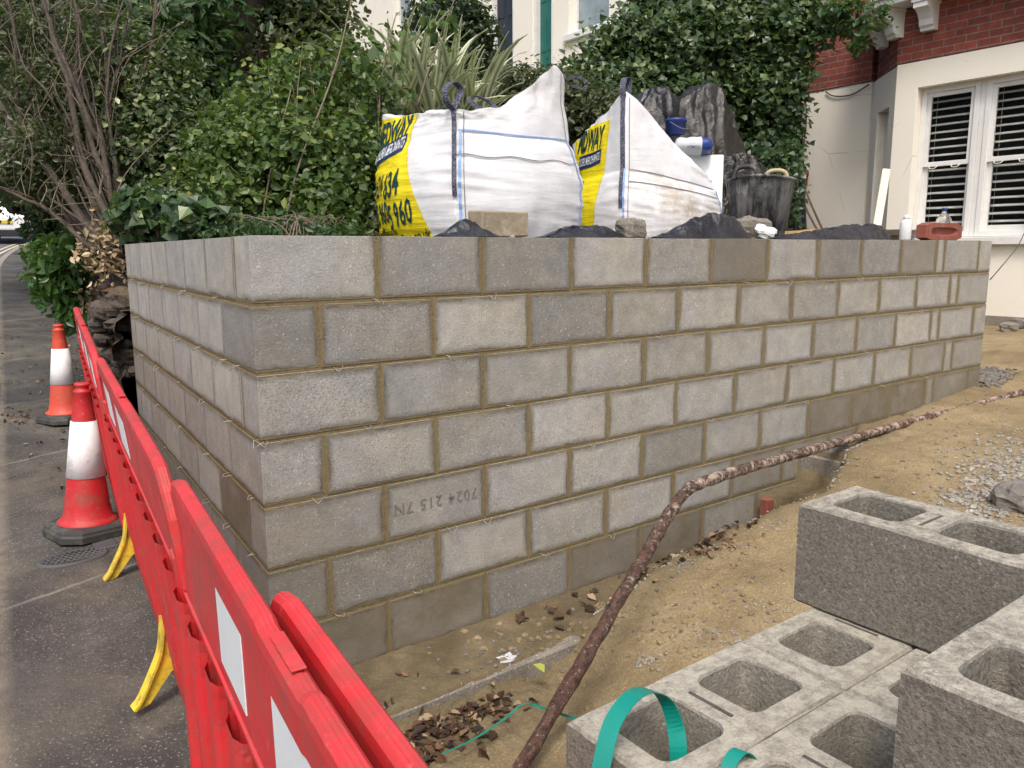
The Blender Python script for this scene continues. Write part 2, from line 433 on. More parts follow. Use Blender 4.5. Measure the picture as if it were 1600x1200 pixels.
M['yellow_sand'] = make_ground("builders sand", [(0.3, (0.30, 0.20, 0.08)), (0.7, (0.45, 0.32, 0.15))], 5, 90, 0.5, 0.01)
M['stone'] = make_ground("old stone", [(0.3, (0.05, 0.042, 0.036)), (0.55, (0.12, 0.10, 0.085)), (0.75, (0.23, 0.20, 0.165))], 3.5, 40, 0.9, 0.03, None, 0.95, (0.19, 0.12, 0.03))
M['concrete'] = make_ground("rough concrete", [(0.3, (0.15, 0.135, 0.11)), (0.7, (0.30, 0.275, 0.23))], 4, 80, 0.8, 0.008, (0.5, 0.48, 0.43))
M['chalk'] = make_ground("chalk rubble", [(0.3, (0.17, 0.155, 0.125)), (0.7, (0.46, 0.435, 0.38))], 9, 80, 0.8, 0.008)
M['flint'] = make_ground("grey rubble", [(0.3, (0.09, 0.085, 0.08)), (0.7, (0.27, 0.25, 0.22))], 7, 60, 0.7, 0.008)
M['red'] = make_plastic("red barrier plastic", (0.50, 0.010, 0.016), amount=0.75, dirt=(0.25, 0.06, 0.045), scratch=(0.62, 0.21, 0.22), lo=.45, fs=5, lit_top=(0.58, 0.06, 0.066))
M['cone_red'] = make_plastic("red cone plastic", (0.43, 0.012, 0.018), amount=0.75, dirt=(0.22, 0.075, 0.05), lo=.47, fs=9)
M['cone_orange'] = make_plastic("faded orange cone plastic", (0.50, 0.055, 0.028), amount=0.65, dirt=(0.32, 0.12, 0.07), fs=9)
M['sleeve'] = make_plastic("white reflective sleeve", (0.76, 0.75, 0.77), amount=0.7, fs=11, dirt=(0.38, 0.35, 0.33), scratch=(0.45, 0.3, 0.28), rough=0.4)
M['sheeting'] = make_plastic("white reflective strip", (0.60, 0.64, 0.66), amount=0.3, dirt=(0.36, 0.37, 0.37), scratch=(0.75, 0.75, 0.75), rough=0.3)
M['rubber'] = make_plastic("black rubber", (0.028, 0.030, 0.030), amount=0.8, fs=8, lo=.46, dirt=(0.13, 0.115, 0.085), scratch=(0.12, 0.12, 0.11), rough=0.6)
M['yellow'] = make_plastic("yellow foot plastic", (0.66, 0.48, 0.03), amount=0.85, fs=14, lo=.47, dirt=(0.13, 0.105, 0.05), scratch=(0.75, 0.65, 0.3), rough=0.5)
M['iron'] = make_plastic("cast iron cover", (0.06, 0.062, 0.064), amount=0.5, dirt=(0.14, 0.12, 0.09), scratch=(0.2, 0.2, 0.2), rough=0.55)

def make_bag():
    n = NT("woven white bag"); co = n.co
    n1 = n.noise(4, 5, 0.6)
    col = n.mix(n.ramp(n1, [(0.4, 0.0), (0.75, 1.0)]), (0.79, 0.81, 0.84), (0.69, 0.71, 0.745))
    dm = n.attr("tint").outputs["Fac"]
    st = n.math('MULTIPLY', dm, n.ramp(n.noise(9, 7, 0.7), [(0.35, 0.0), (0.6, 0.95)]), clamp=True)
    col = n.mix(st, col, (0.42, 0.35, 0.25))
    w = n.new("ShaderNodeTexWave", wave_type='BANDS', bands_direction='Z'); n.link(co, w.inputs[0]); w.inputs["Scale"].default_value = 90
    h = n.math('ADD', n.math('MULTIPLY', w.outputs[1], 0.15), n.noise(7, 5, 0.6, n.map(co, (0.5, 0.5, 5))))
    return n.done(col, 0.5, n.bump(h, 0.5, 0.02), 0.4)
M['bag'] = make_bag()
def make_print(name, c, c2=None):
    n = NT(name)
    col = n.mix(n.noise(6, 5, 0.6), c, c2 or tuple(x*0.82 for x in c))
    h = n.noise(7, 5, 0.6, n.map(n.co, (0.5, 0.5, 5)))
    return n.done(col, 0.5, n.bump(h, 0.5, 0.02), 0.4)
M['print_yellow'] = make_print("yellow print", (0.82, 0.68, 0.012))
M['print_navy'] = make_print("navy print", (0.018, 0.04, 0.12))
M['print_green'] = make_print("dark green lettering", (0.012, 0.055, 0.05))
M['print_black'] = make_print("black lettering", (0.015, 0.02, 0.02))
M['print_white'] = make_print("white lettering", (0.75, 0.77, 0.8))
M['blue_thread'] = simple("blue seam", (0.10, 0.24, 0.55), (0.35, 0.5, 0.75), 120, 0.7)
M['grey_thread'] = simple("grey seam", (0.16, 0.16, 0.18), rough=0.8)
def make_strap():
    n = NT("webbing strap")
    a = n.noise(160, 2, 0.5)
    return n.done(n.ramp(a, [(0.5, (0.022, 0.026, 0.05)), (0.66, (0.22, 0.23, 0.29))]), 0.8, n.bump(a, 0.5, 0.003))
M['strap'] = make_strap()
def make_poly(name, c, dust, amount=0.6, rough=0.28):
    n = NT(name)
    f = n.ramp(n.noise(3.5, 7, 0.7, dist=0.5), [(0.42, 0.0), (0.72, amount)])
    return n.done(n.mix(f, c, dust), n.ramp(f, [(0.0, rough), (0.6, 0.75)]), n.bump(n.noise(14, 6, 0.6, dist=1.0), 0.5, 0.03), 0.5)
M['poly'] = make_poly("black polythene", (0.010, 0.011, 0.014), (0.085, 0.092, 0.105), 0.4)
M['tarp'] = make_poly("dusty black sheeting", (0.010, 0.0095, 0.009), (0.06, 0.048, 0.036), 0.35, 0.3)
def make_bucket():
    n = NT('plaster splashed rubber')
    a = n.noise(12, 8, 0.75, n.map(n.co, (1, 1, .16)))
    f = n.ramp(a, [(0.46, 0.0), (0.64, 0.8)])
    f = n.math('MAXIMUM', f, n.ramp(n.noise(5, 8, .75), [(0.5, 0.0), (0.62, 0.5)]))
    return n.done(n.mix(f, (0.028, 0.029, 0.031), (0.33, 0.33, 0.32)), 0.7, n.bump(a, .5, .01), .4)
M['bucket'] = make_bucket()
M['bucket_lime'] = simple("dried plaster", (0.42, 0.36, 0.22), (0.3, 0.25, 0.14), 12)
M['render'] = make_ground("cream render", [(0.3, (0.60, 0.55, 0.44)), (0.7, (0.72, 0.675, 0.565))], 1.1, 60, 0.25, 0.006, None, 0.85)
def make_render():
    n = NT("cream painted render")
    col = n.mix(n.noise(1.2, 6, 0.6), (0.72, 0.68, 0.58), (0.82, 0.79, 0.70))
    col = n.mix(n.ramp(n.noise(4, 9, 0.8, dist=1.5), [(0.62, 0.0), (0.72, 0.45)]), col, (0.36, 0.32, 0.25))
    cr_ = n.ramp(n.voro(1.4, 'DISTANCE_TO_EDGE', n.map(n.co, (1, 1, 0.8))), [(0.0, 0.5), (0.008, 0.0)])
    col = n.mix(n.math('MULTIPLY', cr_, n.ramp(n.noise(2, 2, 0.5), [(0.5, 0.0), (0.6, 1.0)])), col, (0.25, 0.22, 0.18))
    return n.done(col, 0.85, n.bump(n.noise(25, 7, 0.65), 0.25, 0.01), 0.3)
M['render'] = make_render()
def make_brick():
    n = NT("red brick")
    x, y, z = n.sep(n.co)
    cmb = n.new("ShaderNodeCombineXYZ"); n.link(n.math('SUBTRACT', n.math('MULTIPLY', y, 1.0), n.math('MULTIPLY', x, 0.6)), cmb.inputs[0]); n.link(z, cmb.inputs[1])
    b = n.new("ShaderNodeTexBrick"); n.link(cmb.outputs[0], b.inputs[0])
    b.inputs["Color1"].default_value = (0.30, 0.075, 0.052, 1); b.inputs["Color2"].default_value = (0.19, 0.052, 0.04, 1)
    b.inputs["Mortar"].default_value = (0.25, 0.20, 0.17, 1); b.inputs["Scale"].default_value = 1.0
    b.inputs["Brick Width"].default_value = 0.228; b.inputs["Row Height"].default_value = 0.076; b.inputs["Mortar Size"].default_value = 0.007
    b.inputs["Mortar Smooth"].default_value = 0.3; b.inputs["Bias"].default_value = -0.1
    col = n.mix(n.ramp(n.noise(9, 8, 0.75), [(0.35, 0.5), (0.6, 0.0)]), b.outputs[0], (0.07, 0.03, 0.025))
    col = n.mix(n.ramp(n.noise(22, 5, 0.7), [(0.62, 0.0), (0.72, 0.5)]), col, (0.36, 0.27, 0.23))
    h = n.math('SUBTRACT', n.math('MULTIPLY', n.noise(50, 5, 0.7), 0.4), b.outputs[1])
    return n.done(col, 0.9, n.bump(h, 0.7, 0.01), 0.25)
M['brick'] = make_brick()
M['loose_brick'] = simple("loose clay brick", (0.26, 0.075, 0.05), (0.17, 0.05, 0.035), 14, 0.9, 0.7, 60, 0.005, dirt=(0.35, 0.27, 0.22), dscale=8, dlo=0.55, dhi=0.8)
M['white_paint'] = simple("white gloss paint", (0.74, 0.74, 0.72), (0.64, 0.64, 0.61), 5, 0.4, 0.1, 40, 0.003, dirt=(0.42, 0.40, 0.35), dscale=7, dlo=0.62, dhi=0.85)
M['blind'] = simple("blind slat", (0.70, 0.68, 0.62), (0.6, 0.58, 0.52), 4, 0.5, 0.05)
n_ = NT("window glass"); M['glass'] = n_.done((0.012, 0.013, 0.014), 0.06, None, 0.6)
M['glass'].node_tree.nodes["Principled BSDF"].inputs["Alpha"].default_value = 1.0
n_ = NT("clear pane"); n_.p.inputs["Transmission Weight"].default_value = 1.0
M['clear'] = n_.done((0.9, 0.92, 0.92), 0.03, None, 0.5, IOR=1.05)
M['dark_room'] = simple("dark room", (0.03, 0.03, 0.032), rough=0.9)
M['door_dark'] = simple("dark blue door paint", (0.018, 0.022, 0.035), rough=0.4)
M['door_green'] = simple("green door paint", (0.012, 0.14, 0.105), (0.01, 0.10, 0.08), 4, 0.4)
M['black_pipe'] = simple("black iron pipe", (0.022, 0.022, 0.024), rough=0.5)
M['steel'] = simple("grey steel strip", (0.13, 0.14, 0.15), (0.06, 0.065, 0.07), 10, 0.5)
M['wood'] = simple("weathered brown timber", (0.23, 0.14, 0.085), (0.13, 0.08, 0.05), 12, 0.85, 0.4)
M['plank'] = simple("flaking white timber", (0.66, 0.63, 0.54), (0.5, 0.46, 0.37), 20, 0.8, 0.5, 50, 0.005)
M['foam'] = simple("white insulation board", (0.76, 0.80, 0.78), (0.70, 0.74, 0.71), 6, 0.6, 0.1, dirt=(0.3, 0.3, 0.28), dscale=16, dlo=0.68, dhi=0.75)
M['paper'] = simple("paper cement bag", (0.52, 0.54, 0.56), (0.42, 0.44, 0.47), 6, 0.7)
M['blue'] = simple("blue print", (0.015, 0.045, 0.22), (0.010, 0.03, 0.15), 6, 0.5)
M['terracotta'] = simple("terracotta", (0.22, 0.065, 0.04), (0.13, 0.04, 0.028), 12, 0.85)
M['bark'] = simple("grey brown bark", (0.10, 0.080, 0.062), (0.04, 0.032, 0.025), 16, 0.95, 0.9, 45, 0.012)
M['bark_dark'] = simple("dark damp bark", (0.05, 0.042, 0.035), (0.022, 0.018, 0.015), 9, 0.95, 0.9, 30, 0.02)
M['twig'] = simple("pale twig", (0.22, 0.18, 0.13), (0.12, 0.095, 0.07), 20, 0.9)
M['stem_green'] = simple("green brown stem", (0.13, 0.12, 0.05), (0.08, 0.07, 0.035), 20, 0.8)
M['wire'] = simple("galvanised wire", (0.46, 0.44, 0.39), (0.30, 0.28, 0.24), 60, 0.45, 0.1, **{"Metallic": 0.3})
M['black_text'] = simple("stamped ink", (0.10, 0.098, 0.095), (0.2, 0.195, 0.185), 60, 0.9)
M['green_strap'] = simple("green strapping band", (0.005, 0.235, 0.185), (0.004, 0.19, 0.15), 9, 0.28, 0.1, 60, 0.002)
M['green_line'] = simple("green string line", (0.02, 0.24, 0.17), rough=0.6)
M['can_white'] = simple("white can", (0.68, 0.70, 0.72), rough=0.35)
M['car_paint'] = simple("white car paint", (0.72, 0.73, 0.74), (0.68, 0.69, 0.7), 1, 0.2, 0.0)
M['black_trim'] = simple("black trim", (0.02, 0.02, 0.022), rough=0.5)
M['plate_yellow'] = simple("yellow plate", (0.75, 0.55, 0.03), rough=0.4)
M['lamp_red'] = simple("red lamp", (0.45, 0.01, 0.01), rough=0.2)
M['line_yellow'] = simple("worn cream road paint", (0.62, 0.55, 0.36), (0.42, 0.38, 0.28), 9, 0.8)
M['line_white'] = simple("white road paint", (0.72, 0.72, 0.69), (0.55, 0.55, 0.52), 9, 0.8)
def make_rust():
    n = NT("flaking rusty pipe")
    a = n.noise(22, 9, 0.8, dist=0.6); x, y, z = n.sep(n.co)
    col = n.ramp(n.noise(30, 6, 0.7), [(0.3, (0.05, 0.03, 0.024)), (0.6, (0.12, 0.066, 0.05)), (0.8, (0.20, 0.095, 0.07))])
    mr = n.new("ShaderNodeMapRange"); n.link(x, mr.inputs[0]); mr.inputs[1].default_value = 0.5; mr.inputs[2].default_value = 1.7; mr.inputs[3].default_value = -0.09; mr.inputs[4].default_value = 0.055
    f = n.ramp(n.math('ADD', a, mr.outputs[0]), [(0.50, 0.0), (0.58, 1.0)])
    col = n.mix(f, col, n.mix(n.noise(40, 4, 0.6), (0.27, 0.18, 0.135), (0.52, 0.44, 0.36)))
    col = n.mix(n.ramp(n.noise(85, 5, 0.75), [(0.58, 0.0), (0.66, 0.75)]), col, (0.46, 0.38, 0.31))
    col = n.mix(n.ramp(n.noise(60, 5, 0.7), [(0.36, 0.8), (0.46, 0.0)]), col, (0.03, 0.02, 0.017))
    return n.done(col, 0.92, n.bump(n.math('ADD', a, n.math('MULTIPLY', f, 0.4)), 1.0, 0.012), 0.25)
M['rust'] = make_rust()
M['groove'] = simple('groove shade', (0.10, 0.09, 0.074), (0.05, 0.045, 0.037), 60, 0.95)  # dark colour standing in for the shade inside the web grooves
# leaves
M['lf_bright'] = make_leaf("bright shrub leaf", [(0.0, (0.020, 0.044, 0.015)), (0.4, (0.052, 0.098, 0.024)), (0.75, (0.115, 0.18, 0.04)), (1.0, (0.29, 0.31, 0.085))], trans=0.3)
M['lf_dark'] = make_leaf("dark evergreen leaf", [(0.0, (0.010, 0.022, 0.012)), (0.6, (0.025, 0.05, 0.022)), (1.0, (0.07, 0.11, 0.045))])
M['lf_var'] = make_leaf("variegated leaf", [(0.0, (0.016, 0.034, 0.014)), (0.5, (0.05, 0.085, 0.03)), (0.75, (0.16, 0.20, 0.07)), (1.0, (0.44, 0.46, 0.24))])
M['lf_ivy'] = make_leaf("ivy leaf", [(0.0, (0.010, 0.026, 0.012)), (0.45, (0.030, 0.064, 0.027)), (0.75, (0.075, 0.125, 0.048)), (1.0, (0.19, 0.25, 0.10))], rough=0.36)
M['lf_laurel'] = make_leaf("laurel leaf", [(0.0, (0.015, 0.045, 0.012)), (0.6, (0.05, 0.12, 0.025)), (1.0, (0.13, 0.23, 0.05))], rough=0.3)
M['lf_mid'] = make_leaf("mid green leaf", [(0.0, (0.012, 0.034, 0.012)), (0.6, (0.035, 0.08, 0.025)), (1.0, (0.10, 0.165, 0.045))])
M['lf_olive'] = make_leaf("olive leaf", [(0.0, (0.022, 0.028, 0.012)), (0.6, (0.06, 0.075, 0.03)), (1.0, (0.15, 0.17, 0.07))])
M['lf_red'] = make_leaf("red leaf", [(0.0, (0.05, 0.02, 0.018)), (0.6, (0.15, 0.045, 0.04)), (1.0, (0.26, 0.10, 0.08))])
M['lf_dead'] = make_leaf("dead leaf", [(0.0, (0.022, 0.013, 0.009)), (0.5, (0.062, 0.033, 0.02)), (0.82, (0.14, 0.075, 0.04)), (1.0, (0.38, 0.28, 0.17))], rough=0.7, trans=0.1)
M['lf_pale'] = make_leaf("pale dry leaf", [(0.0, (0.17, 0.11, 0.06)), (0.5, (0.36, 0.26, 0.16)), (1.0, (0.56, 0.45, 0.30))], rough=0.7, trans=0.15)
M['lf_flax'] = make_leaf("flax blade", [(0.0, (0.08, 0.13, 0.07)), (0.25, (0.16, 0.21, 0.12)), (0.45, (0.40, 0.43, 0.28)), (1.0, (0.66, 0.66, 0.48))], rough=0.45, trans=0.2)
M['lf_lime'] = make_leaf("yellow green leaf", [(0.0, (0.24, 0.30, 0.04)), (1.0, (0.44, 0.46, 0.08))])
#SPLIT
# ================================================================== the ground and the street
TH = 0.0848; SN, CS = math.sin(TH), math.cos(TH)
def zs(y):                                  # the street climbs away from the camera
    return .045*(y+.6) if y < 6 else .297+.065*(y-6)
def lw(a, s, z): return (a+s*SN, s*CS, z)   # frame of the block wall: a along the front, s along the return
def interp(x, xs, ys): return float(np.interp(x, xs, ys))
def ss(a, b, x):
    t = min(1, max(0, (x-a)/(b-a))); return t*t*(3-2*t)
def heightfield(name, xs, ys, H, mat, kind='structure', keep=None):
    mb = MB(); nx, ny = len(xs), len(ys)
    V = [(x, y, H(x, y)) for y in ys for x in xs]
    F = []
    for j in range(ny-1):
        for i in range(nx-1):
            pass
            F.append((j*nx+i, j*nx+i+1, (j+1)*nx+i+1, (j+1)*nx+i))
    mb.add(V, F, 0, True, **({'damp': [keep(x, y) for y in ys for x in xs]} if keep else {})); o = mb.build(name, mat); o["kind"] = kind; return o

def Hg(x, y):                               # base ground sheet, always well under the finished surfaces
    return -0.35 + (zs(y) if y > 0 else .045*max(y, -40))
xs = np.concatenate([np.linspace(-400, -12, 12), np.linspace(-10, 14, 25), np.linspace(18, 400, 12)])
ys = np.concatenate([np.linspace(-300, -12, 10), np.linspace(-10, 40, 51), np.linspace(50, 500, 14)])
heightfield("ground", xs, ys, Hg, M['soil'])

kx = lambda y: -0.815+0.0855*y + (0.006*(y-17)**2 if y > 17 else 0)      # kerb line, bending right far up the street
# pavement: strip between the kerb and the plots
mb = MB(); ys = list(np.arange(-6, 20, .12))+list(np.arange(20, 60, .5))
def pav(u, v): 
    y = ys[min(len(ys)-1, int(round(v*(len(ys)-1))))]
    x0 = kx(y); x1 = (-0.02 if y < 3 else interp(y, [3, 5, 7, 12, 17, 60], [-0.02, .6, .75, 1.3, 1.8, 14]))
    x = x0+(x1-x0)*u
    return (x, y, zs(y)+.006+.012*fbm(x*.8, y*.8)+.003*fbm(x*4, y*4))
grid(mb, pav, 22, len(ys)); tag(mb.build("pavement", M['asphalt']), kind='structure')
# kerb stones
mb = MB(); y = -6.0
while y < 45:
    L = .9; yc = y+L/2; a = math.atan2(kx(y+L)-kx(y), L); sl = math.atan2(zs(y+L)-zs(y), L)
    cbox(mb, (kx(yc)-.075, yc, zs(yc)-.055), (.15, L-.012, .15), .012, Matrix.Rotation(-a, 3, 'Z') @ Matrix.Rotation(sl, 3, 'X'))
    y += L
tag(mb.build("kerb", M['kerb']), kind='structure')
mb = MB()
def road(u, v):
    y = -8+v*68; x1 = kx(y)-.14; return (x1-6.5*(1-u), y, zs(y)-.105+.03*math.sin(u*math.pi))
grid(mb, road, 10, 160); tag(mb.build("road", M['road']), kind='structure')
for dx in (.35, .55):
    mb = MB()
    grid(mb, lambda u, v: (lambda y: (kx(y)-.14-dx+.08*u, y, zs(y)-.105+.03*math.sin((1-(dx-.04)/6.5)*math.pi)+.006))(-8+v*68), 2, 160)
    tag(mb.build("road_marking", M['line_yellow']), kind='structure')
# pavement on the far side of the road
mb = MB(); grid(mb, lambda u, v: (lambda y: (kx(y)-6.8-3*u, y, zs(y)+.02))(-8+v*68), 4, 60)
tag(mb.build("pavement", M['asphalt']), kind='structure')

# sandy plot in front of the wall, with the trench along the foot of the wall
def trench_edge(x): return interp(x, [.8, .95, 1.4, 2.1, 2.5, 2.7, 3.0, 3.4, 3.7, 9], [-.352, -.332, -.215, -.175, -.29, -.36, -.29, -.17, .05, .05])
def Hsand(x, y):
    ramp = interp(x, [-1, .9, 1.3, 2.0, 2.7, 3.1, 5.3, 8.3], [-.05, -.035, .05, .16, .31, .41, .515, .70])
    ramp += .03*fbm(x*1.1, y*1.1)+.016*fbm(x*4, y*4)+.007*fbm(x*14, y*14)-.03*max(0, mnoise.noise(Vector((x*3.1, y*4.3, 7)))-.25)
    ramp -= .10*ss(-.5, -1.6, y)*ss(2.8, 1.2, x)
    floor = (.002 if x < 2.72 else (.195 if x < 3.07 else .39))+.006*fbm(x*7, y*7)+.004*fbm(x*22, y*22)
    if x > 2.0: floor += .03*ss(2.2, 2.6, x)*ss(-.05, -.3, y)
    e = trench_edge(x)+(.035*fbm(x*4, 3.3)+.012*fbm(x*15, 1.1))*(.12 if x < 1 else 1)
    if x < .95:
        zl = -.085+.05*ss(-.5, -1.1, y)+.02*fbm(x*6, y*6)+.012*fbm(x*20, y*20)
        k = ss(e-.005, e+.012, y); return zl*(1-k)+floor*k
    k = ss(e-.05, e+.012, y)
    b = ss(.95, 1.15, x); lo = -.085+.05*ss(-.5, -1.1, y)+.02*fbm(x*6, y*6)
    return (lo*(1-b)+ramp*b)*(1-k)+floor*k
def damp_at(x, y):
    e = trench_edge(x); d = ss(e-.22, e+.06, y)*(1 if x < 3.4 else .6)
    return max(d, .8*ss(-.75, -.45, y)*ss(1.3, .7, x))
xs = np.concatenate([np.arange(-.06, 3.9, .018), np.arange(3.9, 9.3, .045)])
ys = np.concatenate([np.arange(-7, -1.3, .12), np.arange(-1.3, -.6, .03), np.arange(-.6, .03, .015)])
heightfield("sand_ground", xs, ys, Hsand, M['sand'], keep=damp_at)
xs = np.arange(5.2, 9.4, .08); ys = np.arange(.0, 5, .08)
heightfield("sand_ground", xs, ys, lambda x, y: Hsand(x, -.02)+.02*fbm(x*3, y*3), M['sand'])

# raised garden soil behind the walls, rising to a planted bank
def Hgard(x, y):
    z = 1.44+.03*y + .04*max(0, x-3.0) + .04*fbm(x*1.2, y*1.2)
    z += .16*max(0, y-5.0)
    return z
mb = MB()
def gard(u, v):
    y = .12+v*15.9
    x0 = .12+y*SN if y < 3.1 else interp(y, [3.1, 3.4, 7, 12, 17], [.45, .55, .95, 1.5, 2.1])
    x1 = 5.2 if y < .9 else interp(y, [.9, 2.2, 9.2, 99], [5.2, 8.8, 9.1, 9.1])
    x = x0+(x1-x0)*u; return (x, y, Hgard(x, y))
grid(mb, gard, 60, 90); tag(mb.build("garden_soil", M['soil']), kind='structure')
# earth slope at the street edge of the bank
mb = MB()
def slope(u, v):
    y = 3.35+v*13; x0 = interp(y, [3, 5, 7, 12, 17], [.36, .5, .68, 1.15, 1.75]); x1 = interp(y, [3.1, 3.4, 7, 12, 17], [.47, .57, .97, 1.52, 2.12])
    z0 = zs(y)-.02; z1 = Hgard(x1, y)
    return (x0+(x1-x0)*u+.06*fbm(y*2, u*2), y, z0+(z1-z0)*(u**.7)+.05*fbm(y*3, u*5, 2))
grid(mb, slope, 14, 120); tag(mb.build("bank", M['soil']), kind='structure')

# ================================================================== block wall
WT = 1.56
wall = empty("block_wall", (0, 0, 0), "new grey concrete block retaining wall with sandy mortar, forming the corner beside the red barriers", "wall")
MUD = {}
def block(mb, a0, a1, s0, s1, z0, z1, tint, tight=0.0):
    """one block in the wall frame; per face (u,v,L,H)"""
    t0 = len(mb.v)
    cbox(mb, ((a0+a1)/2, (s0+s1)/2, (z0+z1)/2), (a1-a0, s1-s0, z1-z0), .0016, fn=lw, buv=[(0, 0, 0, 0)]*24, tint=[tint]*24)
    # recompute the face coordinates
    n = 0
    for i in (-1, 1):
        for j in (-1, 1):
            for k in (-1, 1):
                A = (a1-a0)*(i+1)/2; S = (s1-s0)*(j+1)/2; Z = (z1-z0)*(k+1)/2
                mb.a['buv'][t0+n] = (S+tight, Z, s1-s0+2*tight, z1-z0); mb.a['buv'][t0+n+1] = (A, Z, a1-a0, z1-z0); mb.a['buv'][t0+n+2] = (A, S, a1-a0, s1-s0)
                n += 3
    ea = .03 if abs(a0) < .007 else 0.0; eb = .03 if a1 > XE-.02 else 0.0; es = .03 if (s0 < .004 and a0 < .007) else 0.0; ez_ = .03 if z1 > WT-.02 else 0.0
    for q in range(24):
        u, v, L, H = mb.a['buv'][t0+q]
        if q % 3 == 0: u, L, H = u+es, L+es, H+ez_
        elif q % 3 == 1: u, L, H = u+ea, L+ea+eb, H+ez_
        mb.a['buv'][t0+q] = (u, v, L, H)
front = MB(); ret = MB()
rb = random.Random(5)
XE = 5.30; LEFT_END = 3.12
dark = {(1, 1): .80, (1, 2): .72, (1, 5): .62, (1, 7): .66, (1, 8): .82, (2, 0): .70, (2, 1): .84, (2, 3): .72, (2, 7): .86, (3, 2): .92, (5, 4): .70, (6, 1): .78, (6, 0): .78, (7, 3): .8, (3, 4): .9, (1, 0): 1.12, (2, 2): 1.1, (4, 3): 1.16, (3, 10): 1.2, (3, 9): 1.2, (1, 3): 1.1, (5, 3): 1.14}
for r in range(1, 8):
    z1 = WT-.225*(r-1); z0 = z1-.215
    reg = [.445+.45*k for k in range(10)] if r % 2 else [.22+.45*k for k in range(11)]
    tail = [4.605, 5.105] if r % 2 else [4.835]
    js = [0.0]+reg+tail+[XE+.005]
    for i in range(len(js)-1):
        a0 = js[i]+(0 if i == 0 else .005); a1 = js[i+1]-.005
        a0 += rb.uniform(-.002, .002) if i else 0
        t = dark.get((r, i), rb.uniform(.88, 1.1)); mud = 0.0; pit = rb.choice([0, 0, .15, .3, .5])
        xm = (a0+a1)/2
        if r == 7: mud = rb.uniform(.7, .95); 
        if r == 7 and i in (2,): mud = .15; t = .75; pit = .9
        if r == 7 and i in (5, 6): mud = .35
        if r == 6 and i <= 1: pit = 1.0; mud = .1
        if r == 6 and xm > 2.6: mud = .55
        if r == 5 and xm > 3.1: mud = rb.uniform(.75, .95)
        if r == 4 and xm > 4.2: mud = .4
        if (r, i) in ((1, 5), (1, 9)): mud = .5
        if r == 5 and i == 0: mud = .3
        if r == 2 and xm > 4.8: mud = .15
        if a1-a0 < .15: t = 1.12; mud *= .6
        dz = rb.uniform(-.0015, .0015)
        d = .215 if r % 2 and i == 0 else .20
        if r % 2 == 0 and i == 0: continue          # the return wall's end block shows here
        block(front, a0, a1, rb.uniform(-.0022, -.0006), d, z0+dz, z1+dz, (t, mud, pit, rb.random()))
    # return wall
    reg = [.22+.45*k for k in range(8)] if r % 2 else [.445+.45*k for k in range(8)]
    js = ([] if r % 2 else [0.0])+[q for q in reg if q < LEFT_END-.06]+[LEFT_END+.005]
    for i in range(len(js)-1):
        s0 = js[i]+(0 if js[i] == 0 else .002); s1 = js[i+1]-.002
        mud = .0; t = rb.uniform(1.0, 1.16)
        if r == 5 and i == 0: mud = .9
        if r >= 6: mud = .35; t *= .85
        if r == 4: t *= .95
        dd = .215
        if r % 2 == 0 and i == 0: t = dark.get((r, 0), 1.0); pit = .6
        block(ret, rb.uniform(-.002, -.0006), dd, s0, s1, z0, z1, (t, mud, rb.choice([0, 0, .2]), rb.random()), .0075)
front.build("front_blockwork", M['block'], wall); ret.build("return_blockwork", M['block'], wall)
mb = MB()
cbox(mb, (XE/2+.05, .1005, .775-.1), (XE-.108, .199, 1.745), .002, fn=lw)
cbox(mb, (.1035, LEFT_END/2, .772-.1), (.205, LEFT_END-.003, 1.74), .002, fn=lw)
mb.build("mortar", M['mortar'], wall)
# hidden return at the house end that holds back the fill
mb = MB()
for r in range(1, 8):
    z1 = WT-.225*(r-1)-.004; off = 0 if r % 2 else .22
    s = .21
    while s < .95:
        block(mb, XE-.215, XE, s+.005, min(s+.435, 1.2), z1-.212, z1, (rb.uniform(.85, 1.05), .2, .2, rb.random())); s += .45
mb.build("end_blockwork", M['block'], wall)
# galvanised wall ties poking out of the bed joints
def tie(p, n, t, k):
    p = np.array(p); n = np.array(n); t = np.array(t); L = .018+.022*rb.random(); w = .02+.014*rb.random(); dz = np.array([0, 0, -.02*rb.random()-.004])
    sgn = rb.choice([-1, 1])
    pts = [p-n*.02, p+n*L*.6+t*w*.2*sgn, p+n*L+t*w*sgn+dz, p+n*L*.5+t*w*1.2*sgn+dz*.6, p-n*.01+t*w*1.3*sgn]
    m = MB(); tube(m, pts, .0013, 5); m.build("wall_tie", M['wire'], wall)
for (x, r) in [(.42, 1), (.30, 2), (.72, 2), (.40, 3), (1.0, 3), (.02, 3), (.21, 4), (.75, 5), (.55, 6), (.23, 6), (.92, 5), (1.18, 6), (1.62, 6), (1.5, 4), (2.3, 4), (2.9, 1), (3.6, 1), (4.1, 1), (2.5, 1), (3.2, 3), (3.7, 3), (4.5, 4), (3.9, 4), (3.1, 4), (4.35, 2), (.95, 1), (1.9, 2)]:
    tie((x, -.002, WT-.22-.225*(r-1)+.004), (0, -1, 0), (1, 0, 0), 0)
for r in (1, 2, 3, 4, 5):
    for s in ([.12, .5, .95, 1.5, 2.1, 2.7] if r > 1 else [.6, 1.1, 1.7, 2.3, 2.9]):
        s += rb.uniform(-.12, .12)
        tie(lw(-.002, s, WT-.22-.225*(r-1)+.004), (-CS, SN, 0), (SN, CS, 0), 0)
